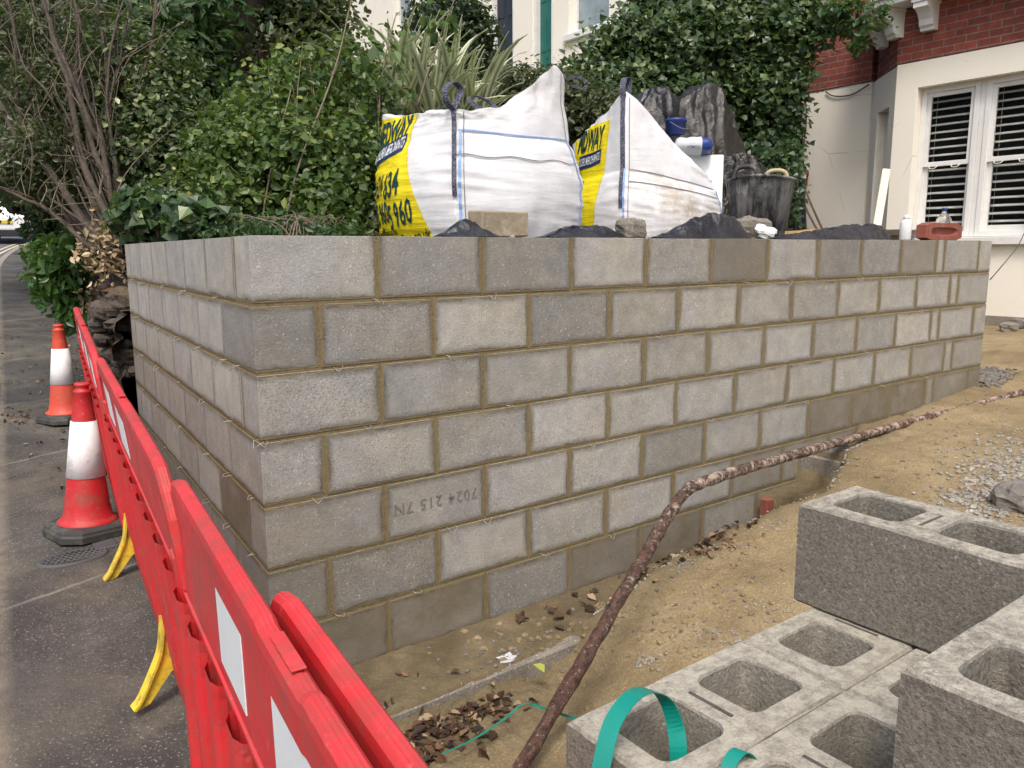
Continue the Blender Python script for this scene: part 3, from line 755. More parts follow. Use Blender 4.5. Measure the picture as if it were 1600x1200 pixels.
# stamped block markings, printed upside down
def text_mesh(body, size, bold=0.0, shear=0.0, depth=0.0, spacing=1.0, res=2):
    c = bpy.data.curves.new("txt", 'FONT'); c.body = body; c.size = size; c.offset = bold; c.shear = shear; c.extrude = depth
    c.align_x = 'CENTER'; c.align_y = 'CENTER'; c.resolution_u = res; c.space_character = spacing
    o = bpy.data.objects.new("txt", c); COL.objects.link(o)
    bpy.context.view_layer.update()
    me = bpy.data.meshes.new_from_object(o.evaluated_get(bpy.context.evaluated_depsgraph_get()))
    bpy.data.objects.remove(o); bpy.data.curves.remove(c)
    v = [tuple(x.co) for x in me.vertices]; f = [tuple(p.vertices) for p in me.polygons]
    bpy.data.meshes.remove(me); return v, f
for (body, x, r, sz) in [("7024 215 7N", .67, 5, .062), ("215 7N", 1.58, 7, .062)]:
    v, f = text_mesh(body, sz, .0006, spacing=1.15)
    zc = WT-.225*(r-1)-.10
    mb = MB(); mb.add([(x-p[0], -.0035, zc-p[1]) for p in v], f)
    mb.build("stamped_text", M['black_text'], wall)

# ================================================================== concrete footing, rubble near the wall foot
ft = empty("stepped_footing", (1.6, -.18, -.2), "grey concrete footing stepping up along the foot of the wall under the pipe", "footing")
for c_, s_ in (((.56, -.185, -.139), (1.26, .336, .25)), ((2.895, -.15, .045), (.31, .27, .27)), ((3.225, -.14, .20), (.33, .25, .34))):
    mb = MB(); cbox(mb, c_, s_, .010, jit=.006); mb.build("footing_step", M['concrete'], ft)
mb = MB(); cbox(mb, (2.705, -.06, .09), (.055, .05, .19), .006, jit=.004)
tag(mb.build("brick_piece", M['loose_brick']), "dark red brick end standing on its edge in the trench against the wall foot", "brick")
mb = MB(); rock(mb, (3.17, -.18, .36), (.13, .11, .09), 5, 10, .4)
tag(mb.build("rubble_stone", M['flint']), "grey rough stone half buried under the middle of the rusty pipe", "stone")

# ================================================================== barriers
def barrier(name_label, P0, P1, z0, z1, lean, patches, feet, group="red plastic pedestrian barriers"):
    """P0 far top end, P1 near top end (xy); z0,z1 ground heights below them; lean = metres the foot sits further right"""
    A = np.array([P0[0], P0[1], z0]); B = np.array([P1[0], P1[1], z1])
    L = np.linalg.norm((B-A)[:2])
    ex = (B-A)/L; side = np.array([ex[1], -ex[0], 0.0]); side /= np.linalg.norm(side)     # towards the wall?
    if side[0] < 0: side = -side
    ex_ = ex
    def W(a, b, c):     # a along from the far end, b depth (+ towards the wall), c height 0..1
        k = (1-c)*lean
        p = A+ex_*a+side*(b+k)+np.array([0, 0, c]); return tuple(p)
    root = empty("plastic_barrier", W(L/2, 0, 0), name_label, "barrier", group)
    mb = MB()
    # top rail: rounded section, shoulders dropping at both ends
    prof = [(-.0155, -.03), (-.0175, .022), (-.0155, .038), (-.009, .046), (-.004, .046), (-.003, .0475), (.003, .0475), (.004, .046), (.009, .046), (.0155, .038), (.0175, .022), (.0155, -.03)]
    st = [(0.0, .72), (.012, .80), (.03, .865), (.06, .91), (.10, .945), (.14, .952), (L/2-.12, .952), (L/2-.10, .946), (L/2+.10, .946), (L/2+.12, .952), (L-.14, .952), (L-.10, .945), (L-.06, .91), (L-.03, .865), (L-.012, .80), (L, .72)]
    V = []; n = len(prof); F = []
    for i, (a, c) in enumerate(st):
        a0, c0 = st[max(0, i-1)]; a1, c1 = st[min(len(st)-1, i+1)]
        l = math.hypot(a1-a0, c1-c0); nx, nz = -(c1-c0)/l, (a1-a0)/l
        for (b, h) in prof: V.append(W(a+nx*h*.8, b, c+nz*h))
    for i in range(len(st)-1):
        for k in range(n): F.append((i*n+k, i*n+(k+1) % n, (i+1)*n+(k+1) % n, (i+1)*n+k))
    F.append(tuple(range(n))[::-1]); F.append(tuple((len(st)-1)*n+k for k in range(n)))
    mb.add(V, F, 0, False)
    def bar(a0, a1, b0, b1, c0, c1, bev=.008):
        cbox(mb, ((a0+a1)/2, (b0+b1)/2, (c0+c1)/2), (a1-a0, b1-b0, c1-c0), bev, fn=W)
    bar(.03, L-.03, -.0120, .0120, .735, .935, .004)         # band that carries the reflective strip
    bar(.03, L-.03, -.0165, .0165, .722, .742, .005)          # lip under the band
    bar(.02, L-.02, -.030, .030, .06, .20, .012)           # bottom rail
    bar(.02, L-.02, -.020, .020, .195, .245, .010)
    for e in (0, 1):
        a = .035 if e == 0 else L-.035
        bar(a-.035, a+.035, -.0215, .0215, .06, .80, .010)
    ns = 10
    for k in range(ns):                                     # hollow uprights
        a = .13+(L-.26)*k/(ns-1)
        pf = [(-.040, -.010), (-.034, -.024), (-.018, -.034), (.018, -.034), (.034, -.024), (.040, -.010), (.040, .010), (.034, .024), (.018, .034), (-.018, .034), (-.034, .024), (-.040, .010)]
        V = []; cs = [.19, .24, .30, .64, .70, .73]; ws = [1.5, 1.25, 1.0, 1.0, 1.25, 1.5]
        for c, w in zip(cs, ws):
            for (p, q) in pf: V.append(W(a+p*w, q, c))
        F = []
        for i in range(len(cs)-1):
            for j in range(12): F.append((i*12+j, i*12+(j+1) % 12, (i+1)*12+(j+1) % 12, (i+1)*12+j))
        mb.add(V, F, 0, False)
    # interlocking ear at the far end
    tube(mb, [W(-.035, 0, .62), W(-.045, 0, .70), W(-.035, 0, .78)], .013, 8); bar(-.03, .02, -.011, .011, .64, .76, .004)
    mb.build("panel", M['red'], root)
    mb = MB(); cbox(mb, (L/2, 0, .9985), (.11, .020, .0035), .001, fn=W)
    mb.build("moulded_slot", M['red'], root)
    for (a0, a1) in patches:
        for sgn in (-1, 1):
            m = MB(); cbox(m, ((a0+a1)/2, sgn*.0128, .852), (a1-a0, .0026, .155), .001, fn=W); m.build("reflective_strip", M['sheeting'], root)
    for (a, ang) in feet:
        m = MB()
        c_, s_ = math.cos(ang), math.sin(ang)
        for sg in (-1, 1):
            pf = [(.0, .02), (.04, .0), (.12, -.085), (.165, -.098), (.17, -.086), (.14, -.062), (.09, .015), (.058, .075), (.04, .14), (.028, .19), (.0, .19)]
            pf = [(p*sg, q+.10) for p, q in pf]
            if sg < 0: pf = pf[::-1]
            # rib and flange
            def FW(p, q, d): return W(a+d*c_+p*s_, -(p*c_-d*s_), q)
            prism(m, pf, -.008, .008, FW)
            edge = [(.030, .19), (.042, .14), (.061, .075), (.093, .017), (.143, -.06), (.172, -.088)]
            pts = [FW(p*sg, q+.10, 0) for p, q in edge]
            ribbon(m, smooth_path(pts, 4), .042, Vector(FW(0, 0, 1))-Vector(FW(0, 0, 0)), .008)
        m.build("foot", M['yellow'], root)
        m2 = MB()
    return root
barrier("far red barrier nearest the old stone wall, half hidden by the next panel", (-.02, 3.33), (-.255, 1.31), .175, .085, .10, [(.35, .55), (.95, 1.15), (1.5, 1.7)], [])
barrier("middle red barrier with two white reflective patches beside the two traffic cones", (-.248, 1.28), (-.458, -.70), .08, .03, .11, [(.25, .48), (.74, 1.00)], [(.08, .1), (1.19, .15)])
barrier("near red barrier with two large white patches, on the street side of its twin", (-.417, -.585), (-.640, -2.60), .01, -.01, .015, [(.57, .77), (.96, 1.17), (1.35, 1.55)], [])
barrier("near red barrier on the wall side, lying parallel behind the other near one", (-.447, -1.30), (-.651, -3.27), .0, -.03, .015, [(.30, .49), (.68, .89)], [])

# ================================================================== traffic cones
def cone(label, x, y, h, m_body, tilt=(0, 0), rz=.2, two=False):
    z = zs(y)+.012
    root = empty("traffic_cone", (x, y, z), label, "traffic cone", "traffic cones on the pavement")
    Rm = Matrix.Rotation(tilt[0], 3, 'X') @ Matrix.Rotation(tilt[1], 3, 'Y') @ Matrix.Rotation(rz, 3, 'Z')
    fn = lambda a, b, c: tuple(Rm @ Vector((a, b, c))+Vector((x, y, z)))
    mb = MB(); s = .175; k = .07
    pl = [(-s, -s+k), (-s+k, -s), (s-k, -s), (s, -s+k), (s, s-k), (s-k, s), (-s+k, s), (-s, s-k)]
    def sc(f): return [(p*f, q*f) for p, q in pl]
    lv = [(1.0, .0), (1.0, .028), (.965, .038), (.955, .048), (.80, .062)]
    V = []
    for f, zz in lv: V += [fn(p, q, zz) for p, q in sc(f)]
    F = [tuple(range(8))[::-1], tuple(32+i for i in range(8))]
    for i in range(4):
        for j in range(8): F.append((i*8+j, i*8+(j+1) % 8, (i+1)*8+(j+1) % 8, (i+1)*8+j))
    mb.add(V, F); mb.build("base", M['rubber'], root)
    rr = lambda zz: .112*(1-(zz-.06)/(h-.06))+.033*((zz-.06)/(h-.06))
    prof = [(.136, .055), (.138, .066), (.124, .075), (rr(.09)+.004, .09), (rr(.14), .14)]+[(rr(q), q) for q in np.linspace(.2, h-.05, 7)]+[(rr(h-.05)+.003, h-.046), (rr(h)+.004, h-.036), (rr(h)-.004, h-.033), (rr(h)-.003, h-.02), (rr(h)+.004, h-.012), (.034, h-.002), (.02, h)]
    mb = MB(); revolve(mb, (0, 0, 0), prof, 36, fn=fn); mb.build("cone_body", m_body, root)
    z0, z1 = .285*h/.74, .555*h/.74
    if two: z0, z1 = .27*h/.74, .575*h/.74
    mb = MB(); revolve(mb, (0, 0, 0), [(rr(z0)-.004, z0-.001), (rr(z0)+.004, z0), (rr((z0+z1)/2)+.004, (z0+z1)/2), (rr(z1)+.004, z1), (rr(z1)-.004, z1+.001)], 36, fn=fn)
    mb.build("reflective_sleeve", M['sleeve'], root)
    return root
cone("scuffed deep red traffic cone with white sleeve, nearer of the two, against the middle barrier", -.275, 1.82, .76, M['cone_red'], (.0, .045), .25)
cone("faded orange traffic cone with white sleeve, farther of the two on the pavement", -.005, 4.35, .74, M['cone_orange'], (0, .01), .45)
# oval service cover let into the pavement
root = empty("service_cover", (-.40, 1.53, zs(1.53)), "small oval iron service cover set in the pavement by the near cone", "service cover")
mb = MB(); pr_ = []
revolve(mb, (-.39, 1.52, zs(1.52)+.008), [(.15, -.02), (.15, .006), (.135, .010), (.13, .006)], 40, sy=.62, fn=lambda x, y, z: (x, y, z)); mb.build("rim", M['iron'], root)
mb = MB()
for k in range(-5, 6):
    for sg in (-1, 1):
        w = .07*math.sqrt(max(0.0, 1-(k*.024/.125)**2)); x = -.39+k*.024
        if w > .01: tube(mb, [(x-w*.5, 1.52-sg*w, zs(1.52)+.0165), (x+w*.5, 1.52+sg*w, zs(1.52)+.0165)], .003, 5)
mb.build("lattice", M['iron'], root)
mb = MB(); cbox(mb, (-.24, 1.62, zs(1.62)+.010), (.10, .16, .012), .004); mb.build("side_plate", M['iron'], root)

# ================================================================== pack of hollow blocks
PX, PY = -.106, -1.66
def hollow(label, c, along, mat, group="hollow concrete blocks of the near pack"):
    """two-cell block 440 x 215 x 215, c = centre of the base, along 'x' or 'y'"""
    root = empty("hollow_block", c, label, "concrete block", group)
    L, Wd, H = .440, .215, .215
    if along == 'y': fn0 = lambda a, b, z: (c[0]+b, c[1]+a, c[2]+z)
    else: fn0 = lambda a, b, z: (c[0]+a, c[1]-b, c[2]+z)
    jr = random.Random(hash((round(c[0], 3), round(c[1], 3), round(c[2], 3))) & 0xffff)
    ph = jr.random()*9
    fn = lambda a, b, z: (lambda q: (q[0]+.0016*fbm(q[0]*40+ph, q[1]*40, q[2]*40), q[1]+.0016*fbm(q[0]*40, q[1]*40+ph, q[2]*40+3), q[2]+.0016*fbm(q[0]*40+5, q[1]*40+ph, q[2]*40)))(fn0(a, b, z))
    cells = [(-.105, 0, .073, .066), (.105, 0, .073, .066)]
    def rr(cx, cy, hx, hy, r, n):      # rounded rectangle ring, n points per corner
        P = []
        for (sx, sy, a0) in ((1, 1, 0), (-1, 1, 90), (-1, -1, 180), (1, -1, 270)):
            for k in range(n):
                a = R(a0+90*k/(n-1)); P.append((cx+sx*(hx-r)+r*math.cos(a), cy+sy*(hy-r)+r*math.sin(a)))
        return P
    mb = MB(); N = 5
    # outer shell in two halves meeting at the middle web, each half a ring around its own cell
    for sgn, (cx, cy, hx, hy) in zip((-1, 1), cells):
        x0, x1 = (-L/2, 0) if sgn < 0 else (0, L/2)
        ox, oh = (x0+x1)/2, (x1-x0)/2
        inner = rr(cx, cy, hx, hy, .024, N); innerb = rr(cx, cy, hx*.90, hy*.88, .024, N)
        outer = []
        bv = .005
        for (p, q) in inner:
            dx, dy = p-ox, q
            k = min((oh-(bv if True else 0))/max(abs(dx), 1e-6), (Wd/2-bv)/max(abs(dy), 1e-6)); outer.append((ox+dx*k, dy*k))
        # make sure the outer ring holds the corners
        ci = [2, 2+N, 2+2*N, 2+3*N]
        for i, (sx, sy) in zip(ci, ((1, 1), (-1, 1), (-1, -1), (1, -1))): outer[i] = (ox+sx*(oh-bv), sy*(Wd/2-bv))
        def fix(p):      # meet exactly at the web centre line
            x, y = p
            if abs(x) < bv*1.6: x = 0.0
            return (x, y)
        outer = [fix(p) for p in outer]
        def outw(p):
            x, y = p
            if abs(abs(y)-(Wd/2-bv)) < 1e-6: y = math.copysign(Wd/2, y)
            if abs(abs(x)-(L/2-bv)) < 1e-6: x = math.copysign(L/2, x)
            return (x, y)
        outer2 = [outw(p) for p in outer]
        n = len(inner)
        V = [fn(*p, H) for p in inner]+[fn(*p, H) for p in outer]+[fn(*p, H-bv) for p in outer2]+[fn(*p, bv) for p in outer2]+[fn(*p, 0) for p in outer]+[fn(*p, 0) for p in innerb]+[fn(*p, H-.004) for p in rr(cx, cy, hx-.003, hy-.003, .022, N)]
        F = []
        for i in range(n):
            j = (i+1) % n
            F += [q for q in [(i, j, n+j, n+i)[::-1], (n+i, n+j, 2*n+j, 2*n+i)[::-1], (2*n+i, 2*n+j, 3*n+j, 3*n+i)[::-1], (3*n+i, 3*n+j, 4*n+j, 4*n+i)[::-1], (4*n+i, 4*n+j, 5*n+j, 5*n+i)[::-1], (6*n+i, 6*n+j, j, i)[::-1], (5*n+i, 5*n+j, 6*n+j, 6*n+i)[::-1]] if not (all(n <= w < 5*n for w in q) and abs(outer[i][0]) < 1e-9 and abs(outer[j][0]) < 1e-9)]
        mb.add(V, F, 0, False)
    o = mb.build("block_body", mat, root)
    # groove cut across the middle web, its shade painted as a thin dark strip
    m = MB(); 
    cbox(m, (0, 0, H-.0006), (.007, .09, .0040), .001, fn=fn0); m.build("web_groove_shade", M['groove'], root)
    return root
zt = .77-.215
desc = {(0, 0): "hollow block at the pack's left corner with the large green strap in its cell",
        (1, 0): "hollow block of the wall-side row, tucked against the upper block that stands alone",
        (0, 1): "hollow block of the second row with a small strap curl over it",
        (1, 1): "hollow block of the second row, mostly covered by the upper blocks"}
for i in range(2):
    for j in range(2):
        hollow(desc[(i, j)], (PX+.22+i*.443, PY-.1075-j*.217, zt), 'x', M['hollow'])
for i in range(2):
    hollow("hollow block in the hidden third row beneath the overhanging upper blocks" , (PX+.22+i*.443, PY-.1075-2*.217, zt), 'x', M['hollow'])
for k in range(2):
    for j in range(3):
        for i in range(2):
            hollow("hollow block in the lower layers of the near pack", (PX+.22+i*.443+.004*k, PY-.1075-j*.217, zt-.217*(k+1)), 'x', M['hollow'])
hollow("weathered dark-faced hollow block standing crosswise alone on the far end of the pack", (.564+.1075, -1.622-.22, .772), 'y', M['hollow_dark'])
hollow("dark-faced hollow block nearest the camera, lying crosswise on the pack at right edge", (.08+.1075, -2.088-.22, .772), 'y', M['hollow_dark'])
hollow("hollow block lying crosswise beside the nearest one, farther from the barriers", (.299+.1075, -2.088-.22, .772), 'y', M['hollow'])
root = empty("pallet", (PX+.44, PY-.33, -.06), "rough timber pallet carrying the pack of hollow blocks", "pallet")
for k in range(6):
    m = MB(); cbox(m, (PX+.44, PY-.06-k*.115, .105-.006), (.95, .09, .018), .003); m.build("deck_board", M['wood'], root)
for k in range(3):
    m = MB(); cbox(m, (PX+.06+k*.4, PY-.34, .017), (.08, .66, .142), .004); m.build("bearer", M['wood'], root)
# green strapping, cut ends springing up
s0 = np.array([-.035, -1.80, .70])
pts = [at(928, 1260, 1.12), at(941, 1190, 1.145), at(957, 1130, 1.175), at(985, 1090, 1.205), at(1012, 1078, 1.235), at(1038, 1092, 1.255), at(1054, 1130, 1.255), at(1060, 1175, 1.235), at(1056, 1230, 1.23)]
mb = MB(); dv = Vector((cr[0]*.8-cf[0]*.6, cr[1]*.8-cf[1]*.6, 0))
ribbon(mb, smooth_path(pts, 6), .028, dv, .0012)
tag(mb.build("strap_loop", M['green_strap']), "large green plastic strap loop springing up from the left corner block", "strap")
pts = [at(1132, 1235, 1.13), at(1140, 1192, 1.15), at(1158, 1173, 1.165), at(1174, 1188, 1.18), at(1186, 1235, 1.17)]
mb = MB(); ribbon(mb, smooth_path(pts, 6), .021, dv, .0012)
tag(mb.build("strap_loop", M['green_strap']), "small green plastic strap curl at the bottom edge of the photo over the second row", "strap")
# green string line on the ground
pts = [(.02, -.99, -.02), (.24, -.74, -.02), (.43, -.63, .0), (.52, -.66, .01), (.75, -.80, .0), (.95, -.95, .0)]
pts = [on(690, 1178, 2, -.01), on(740, 1155, 2, -.01), on(790, 1122, 2, .0), on(818, 1100, 2, .015), on(850, 1107, 2, .012), on(890, 1120, 2, .0), on(930, 1130, 2, .0)]
mb = MB(); ribbon(mb, smooth_path(pts, 5), .010, (0.5, -.8, .2), .0015)
tag(mb.build("string_line", M['green_line']), "thin green string lying on the sand near the foot of the rusty pipe", "string")

# ================================================================== rusty pipe
pts = [on(815, 1205, 2, -.03), on(832, 1165, 2, .04)]
b0 = np.array([.42, -.885, .03]); bend = at(1058, 782, 3.12)
bot = on(822, 1185, 2, 0.0)
path = [bot+(bot-bend)*.06, bot+(bend-bot)*.25, bot+(bend-bot)*.5, bot+(bend-bot)*.75, bot+(bend-bot)*.93, at(1078, 763, 3.18), at(1120, 746, 3.32), at(1180, 728, 3.6), at(1250, 708, 3.95), at(1350, 680, 4.5), at(1450, 652, 5.0), at(1530, 632, 5.35), at(1600, 612, 5.6), at(1700, 585, 6.1)]
mb = MB(); sp = smooth_path(path, 10); rw = random.Random(3)
sp = [np.array(p)+.004*np.array([fbm(i*.21, 1), fbm(i*.21, 5), fbm(i*.21, 9)]) for i, p in enumerate(sp)]
tube(mb, sp, [.0222+.005*fbm(i*.35, 3.1)+.003*rw.random() for i in range(len(sp))], 14, wob=.035)
tag(mb.build("rusty_pipe", M['rust']), "long rusty pipe crusted with flaking lime, bent and lying across the sand", "pipe")
#SPLIT
# ================================================================== bulk bags
def bulk_bag(label, c, yaw, a, hs, rim, sag, stain, seed, lean=(0, 0), bulge=.07, low=0.0):
    """c base centre, yaw of the bag's depth axis, a half width, hs height of the top seam;
    rim(t) extra height of the loose skirt above the seam, t = position round the bag 0..4
    (0-1 front left->right, 1-2 right side, 2-3 back, 3-4 left side back->front)"""
    root = empty("bulk_bag", c, label, "bulk bag", "white bulk bags of the builders merchant")
    X = np.array([math.cos(yaw), -math.sin(yaw), 0]); Y = np.array([math.sin(yaw), math.cos(yaw), 0]); c = np.array(c)
    def outline(t):
        t = t % 4.0; s = int(t); f = t-s
        p = [(-1+2*f, -1), (1, -1+2*f), (1-2*f, 1), (-1, 1-2*f)][s]
        m = max(abs(p[0]), abs(p[1])); l = math.hypot(*p)
        k = (1/l)*.22+.80*m*.97/m          # squarish with soft corners
        corner = abs(p[0]*p[1])
        return p[0]*k*(1-.06*corner**3), p[1]*k*(1-.06*corner**3), corner
    def S(t, h, off=0.0):
        """h 0..1 up to the seam, 1..2 the skirt above it"""
        px, py, co = outline(t)
        hh = max(0.0, min(h, 1.0))
        b = 1+bulge*max(0.0, math.sin(math.pi*min(1, hh*1.02)))**.7*(1-.55*co)*1.6 - .10*(1-hh)**5 - .04*hh**4
        lowf = 1-low*math.exp(-((t % 4-1.1)/.55)**2)
        z = hs*hh*(1-sag*(1-co)*hh*.5)*lowf
        wr = 0.0
        # horizontal creases that crowd towards the corners
        cf_ = .25+.75*co**.8
        wr += .011*cf_*mnoise.noise(Vector((px*1.1+seed, py*1.1, hh*19+seed+px*1.5)))
        wr += .006*cf_*mnoise.noise(Vector((px*2.0, py*2.0+seed, hh*42-px*3)))
        wr += .012*fbm(px*1.7+seed, py*1.7, hh*2.2, 3)
        # creases along the top seam
        wr += .010*math.exp(-((hh-.80)/.025)**2)*mnoise.noise(Vector((px*2+seed, py*2, 4.0)))
        r = a*b
        if h > 1:
            q = h-1; rz = rim(t % 4.0)
            z = hs*(1-sag*(1-co)*.5)*lowf+q*rz
            r = a*(b-.03*q-.13*q*q*(1-co)*.7)
            wr += q*.03*fbm(px*2.2+seed*2, py*2.2, q*1.2, 4)+q*.012*mnoise.noise(Vector((px*5, py*5+seed, q*3)))
        r += wr+off
        x, y = px*r, py*r
        x += lean[0]*z; y += lean[1]*z
        p = c+X*x+Y*y+np.array([0, 0, z]); return tuple(p)
    NU, NV = 176, 84
    mb = MB()
    V = []; ti = []
    for j in range(NV):
        h = 2.0*j/(NV-1)
        for i in range(NU):
            t = 4.0*i/NU; V.append(S(t, h)); ti.append(stain(t, h))
    F = []
    for j in range(NV-1):
        for i in range(NU): F.append((j*NU+i, j*NU+(i+1) % NU, (j+1)*NU+(i+1) % NU, (j+1)*NU+i))
    mb.add(V, F, 0, True, tint=ti)
    # folded inner lining and the top of the fill
    V = []; ti = []
    for j in range(8):
        q = j/7
        for i in range(NU):
            t = 4.0*i/NU; p = np.array(S(t, 2.0-q*.9, -.004-.012*min(1, q*5))); 
            cen = c+X*lean[0]*hs+Y*lean[1]*hs
            k = .30*max(0, q-.3); p[:2] = p[:2]*(1-k)+cen[:2]*k; V.append(tuple(p)); ti.append(.35)
    b0 = 0; F = []
    for j in range(7):
        for i in range(NU): F.append((j*NU+i, j*NU+(i+1) % NU, (j+1)*NU+(i+1) % NU, (j+1)*NU+i))
    F.append(tuple(7*NU+i for i in range(NU)))
    mb.add(V, F, 0, True, tint=ti)
    mb.build("bag_body", M['bag'], root)
    return root, S
def patch(S, t0f, t1f, h0, h1, off, nu=40, nv=60):
    V = []; F = []
    for j in range(nv):
        h = h0+(h1-h0)*j/(nv-1)
        for i in range(nu):
            t = t0f(h)+(t1f(h)-t0f(h))*i/(nu-1); V.append(S(t, h, off))
    for j in range(nv-1):
        for i in range(nu-1): F.append((j*nu+i, j*nu+i+1, (j+1)*nu+i+1, (j+1)*nu+i))
    return V, F
def lettering(S, body, tc, hc, tw, hh, off, rot=0.0, shear=0.0, bold=.02):
    """text fitted into width tw (units of t) and height hh (units of h) round (tc,hc)"""
    v, f = text_mesh(body, 1.0, bold, shear, res=2)
    # subdivide long edges by splitting polygons through bmesh
    import bmesh
    me = bpy.data.meshes.new("tmp"); me.from_pydata(v, [], f); bm = bmesh.new(); bm.from_mesh(me); bpy.data.meshes.remove(me)
    bmesh.ops.triangulate(bm, faces=bm.faces[:])
    for _ in range(2):
        es = [e for e in bm.edges if e.calc_length() > .16]
        if es: bmesh.ops.subdivide_edges(bm, edges=es, cuts=1); bmesh.ops.triangulate(bm, faces=bm.faces[:])
    bm.verts.index_update()
    v = [tuple(x.co) for x in bm.verts]; f = [tuple(w.index for w in q.verts) for q in bm.faces]; bm.free()
    xs_ = [p[0] for p in v]; ys_ = [p[1] for p in v]
    sx = tw/(max(xs_)-min(xs_)); sy = hh/(max(ys_)-min(ys_)); mx_ = (max(xs_)+min(xs_))/2; my_ = (max(ys_)+min(ys_))/2
    out = []
    for p in v:
        x = (p[0]-mx_)*sx; y = (p[1]-my_)*sy
        out.append(S(tc+x, hc+y+rot*x, off))
    return out, f
def bump_at(t, c, w):
    d = abs((t-c+2) % 4-2); return math.exp(-(d/w)**2)
def stretch(S, hs, rim): return lambda t, h, off=0.0: S(t, h if h <= 1 else min(1.97, 1+(h-1)*hs/max(.05, rim(t % 4))), off)
# first bag
g0 = 1.50
def rim1(t):
    return float(np.interp(t % 4, [0, .15, .35, .87, .96, 1.1, 1.6, 2.2, 3.0, 3.4, 3.75, 4], [.11, .10, .15, .43, .38, .25, .16, .21, .19, .15, .13, .11]))+.02*fbm(t*3.0, 1.0)
bag1, S1 = bulk_bag("full white bulk bag with yellow printed side and right corner pulled up", (2.045, 1.68, 1.475), R(.5), .50, .69, rim1, .03,
                    lambda t, h: .10+.25*max(0, h-1.2), 1.7, lean=(-.02, .02), bulge=.10)
T1 = stretch(S1, .69, rim1)
mb = MB(); V, F = patch(T1, lambda h: 3.02, lambda h: 3.55+.26*max(0.0, 1-h)**1.2, .045, 1.21, .004); mb.add(V, F, 0, True); mb.build("yellow_print", M['print_yellow'], bag1)
mb = MB(); V, F = patch(S1, lambda h: 3.20, lambda h: 3.63, .66, .775, .007, 30, 8); 
V = []; 
for j in range(8):
    for i in range(30):
        u = i/29; h = .80+.15*j/7+.10*u; V.append(T1(3.04+.47*u, h, .007))
mb.add(V, F, 0, True); mb.build("navy_band", M['print_navy'], bag1)
def put(bag, S, body, tc, hc, tw, hh, mat, off=.0085, rot=.12, shear=0.0, bold=.02, name="lettering"):
    v, f = lettering(S, body, tc, hc, tw, hh, off, rot, shear, bold); m = MB(); m.add(v, f); m.build(name, M[mat], bag)
put(bag1, T1, "MEDWAY", 3.29, 1.085, .48, .21, 'print_green', shear=.2, rot=.15, bold=.03)
put(bag1, T1, "BUILDERS MERCHANTS", 3.275, .93, .45, .105, 'print_white', .011, rot=.213, bold=.01)
put(bag1, T1, "01634", 3.17, .61, .26, .20, 'print_green', rot=.12)
put(bag1, T1, "634", 3.43, .62, .20, .23, 'print_green', rot=.2)
put(bag1, T1, "295 960", 3.19, .37, .36, .20, 'print_green', rot=.10)
put(bag1, T1, "5 960", 3.50, .36, .26, .22, 'print_green', rot=.22)
put(bag1, T1, "medwaydhm.co.uk", 3.24, .20, .40, .07, 'print_black', rot=.05, bold=.01)
put(bag1, T1, "dhm.co.uk", 3.60, .17, .30, .085, 'print_black', rot=.18, bold=.01)
def seam(bag, S, ts, hs_, w, mat, name, off=.006, thick=.003):
    pts = [S(t, h, off) for t, h in zip(ts, hs_)]
    m = MB(); c0 = np.mean(np.array(pts), axis=0)
    T = np.array(pts[-1])-np.array(pts[0]); 
    cc = np.array(bag.location); out = c0-cc; out[2] = 0; out /= np.linalg.norm(out)
    sd_ = np.cross(T, out); ribbon(m, pts, w, tuple(sd_), thick); m.build(name, M[mat], bag)
L_ = np.linspace
seam(bag1, S1, L_(.035, .055, 24), L_(.04, 1.0, 24), .016, 'blue_thread', "corner_seam")
seam(bag1, S1, L_(.075, .085, 24), L_(.04, 1.9, 24), .004, 'grey_thread', "stitch_line")
seam(bag1, S1, L_(.945, .935, 24), L_(.04, 1.0, 24), .016, 'blue_thread', "corner_seam")
seam(bag1, S1, L_(.925, .915, 24), L_(1.0, 1.95, 24), .004, 'grey_thread', "stitch_line")
seam(bag1, S1, L_(.04, .94, 40), L_(1.0, 1.0, 40), .008, 'blue_thread', "top_seam")
seam(bag1, S1, L_(.02, .95, 40), [.80+.01*math.sin(i*.5) for i in range(40)], .004, 'grey_thread', "stitch_line")
def strap_loop(bag, S, t, h0, h1, loop, w=.05):
    pts = [np.array(S(t, h, .008)) for h in L_(h0, h1, 16)]
    m = MB(); cc = np.array(bag.location); out = pts[0]-cc; out[2] = 0; out /= np.linalg.norm(out)
    sd_ = np.cross(np.array([0, 0, 1.0]), out)
    ribbon(m, pts, w*.8, tuple(sd_), .004)
    e = pts[-1]; P = [e]+[e+np.array(q) for q in loop]
    ribbon(m, smooth_path(P, 6), w, tuple(sd_), .004)
    m.build("lifting_strap", M['strap'], bag)
ex, ey = np.array([math.cos(R(.5)), -math.sin(R(.5)), 0]), np.array([math.sin(R(.5)), math.cos(R(.5)), 0]); ez = np.array([0, 0, 1.])
strap_loop(bag1, S1, .005, .48, 1.9, [ez*.05-ex*.05, ez*.11-ex*.05, ez*.145+ex*.0, ez*.115+ex*.05, ez*.06+ex*.03, ez*.01-ex*.0], .032)
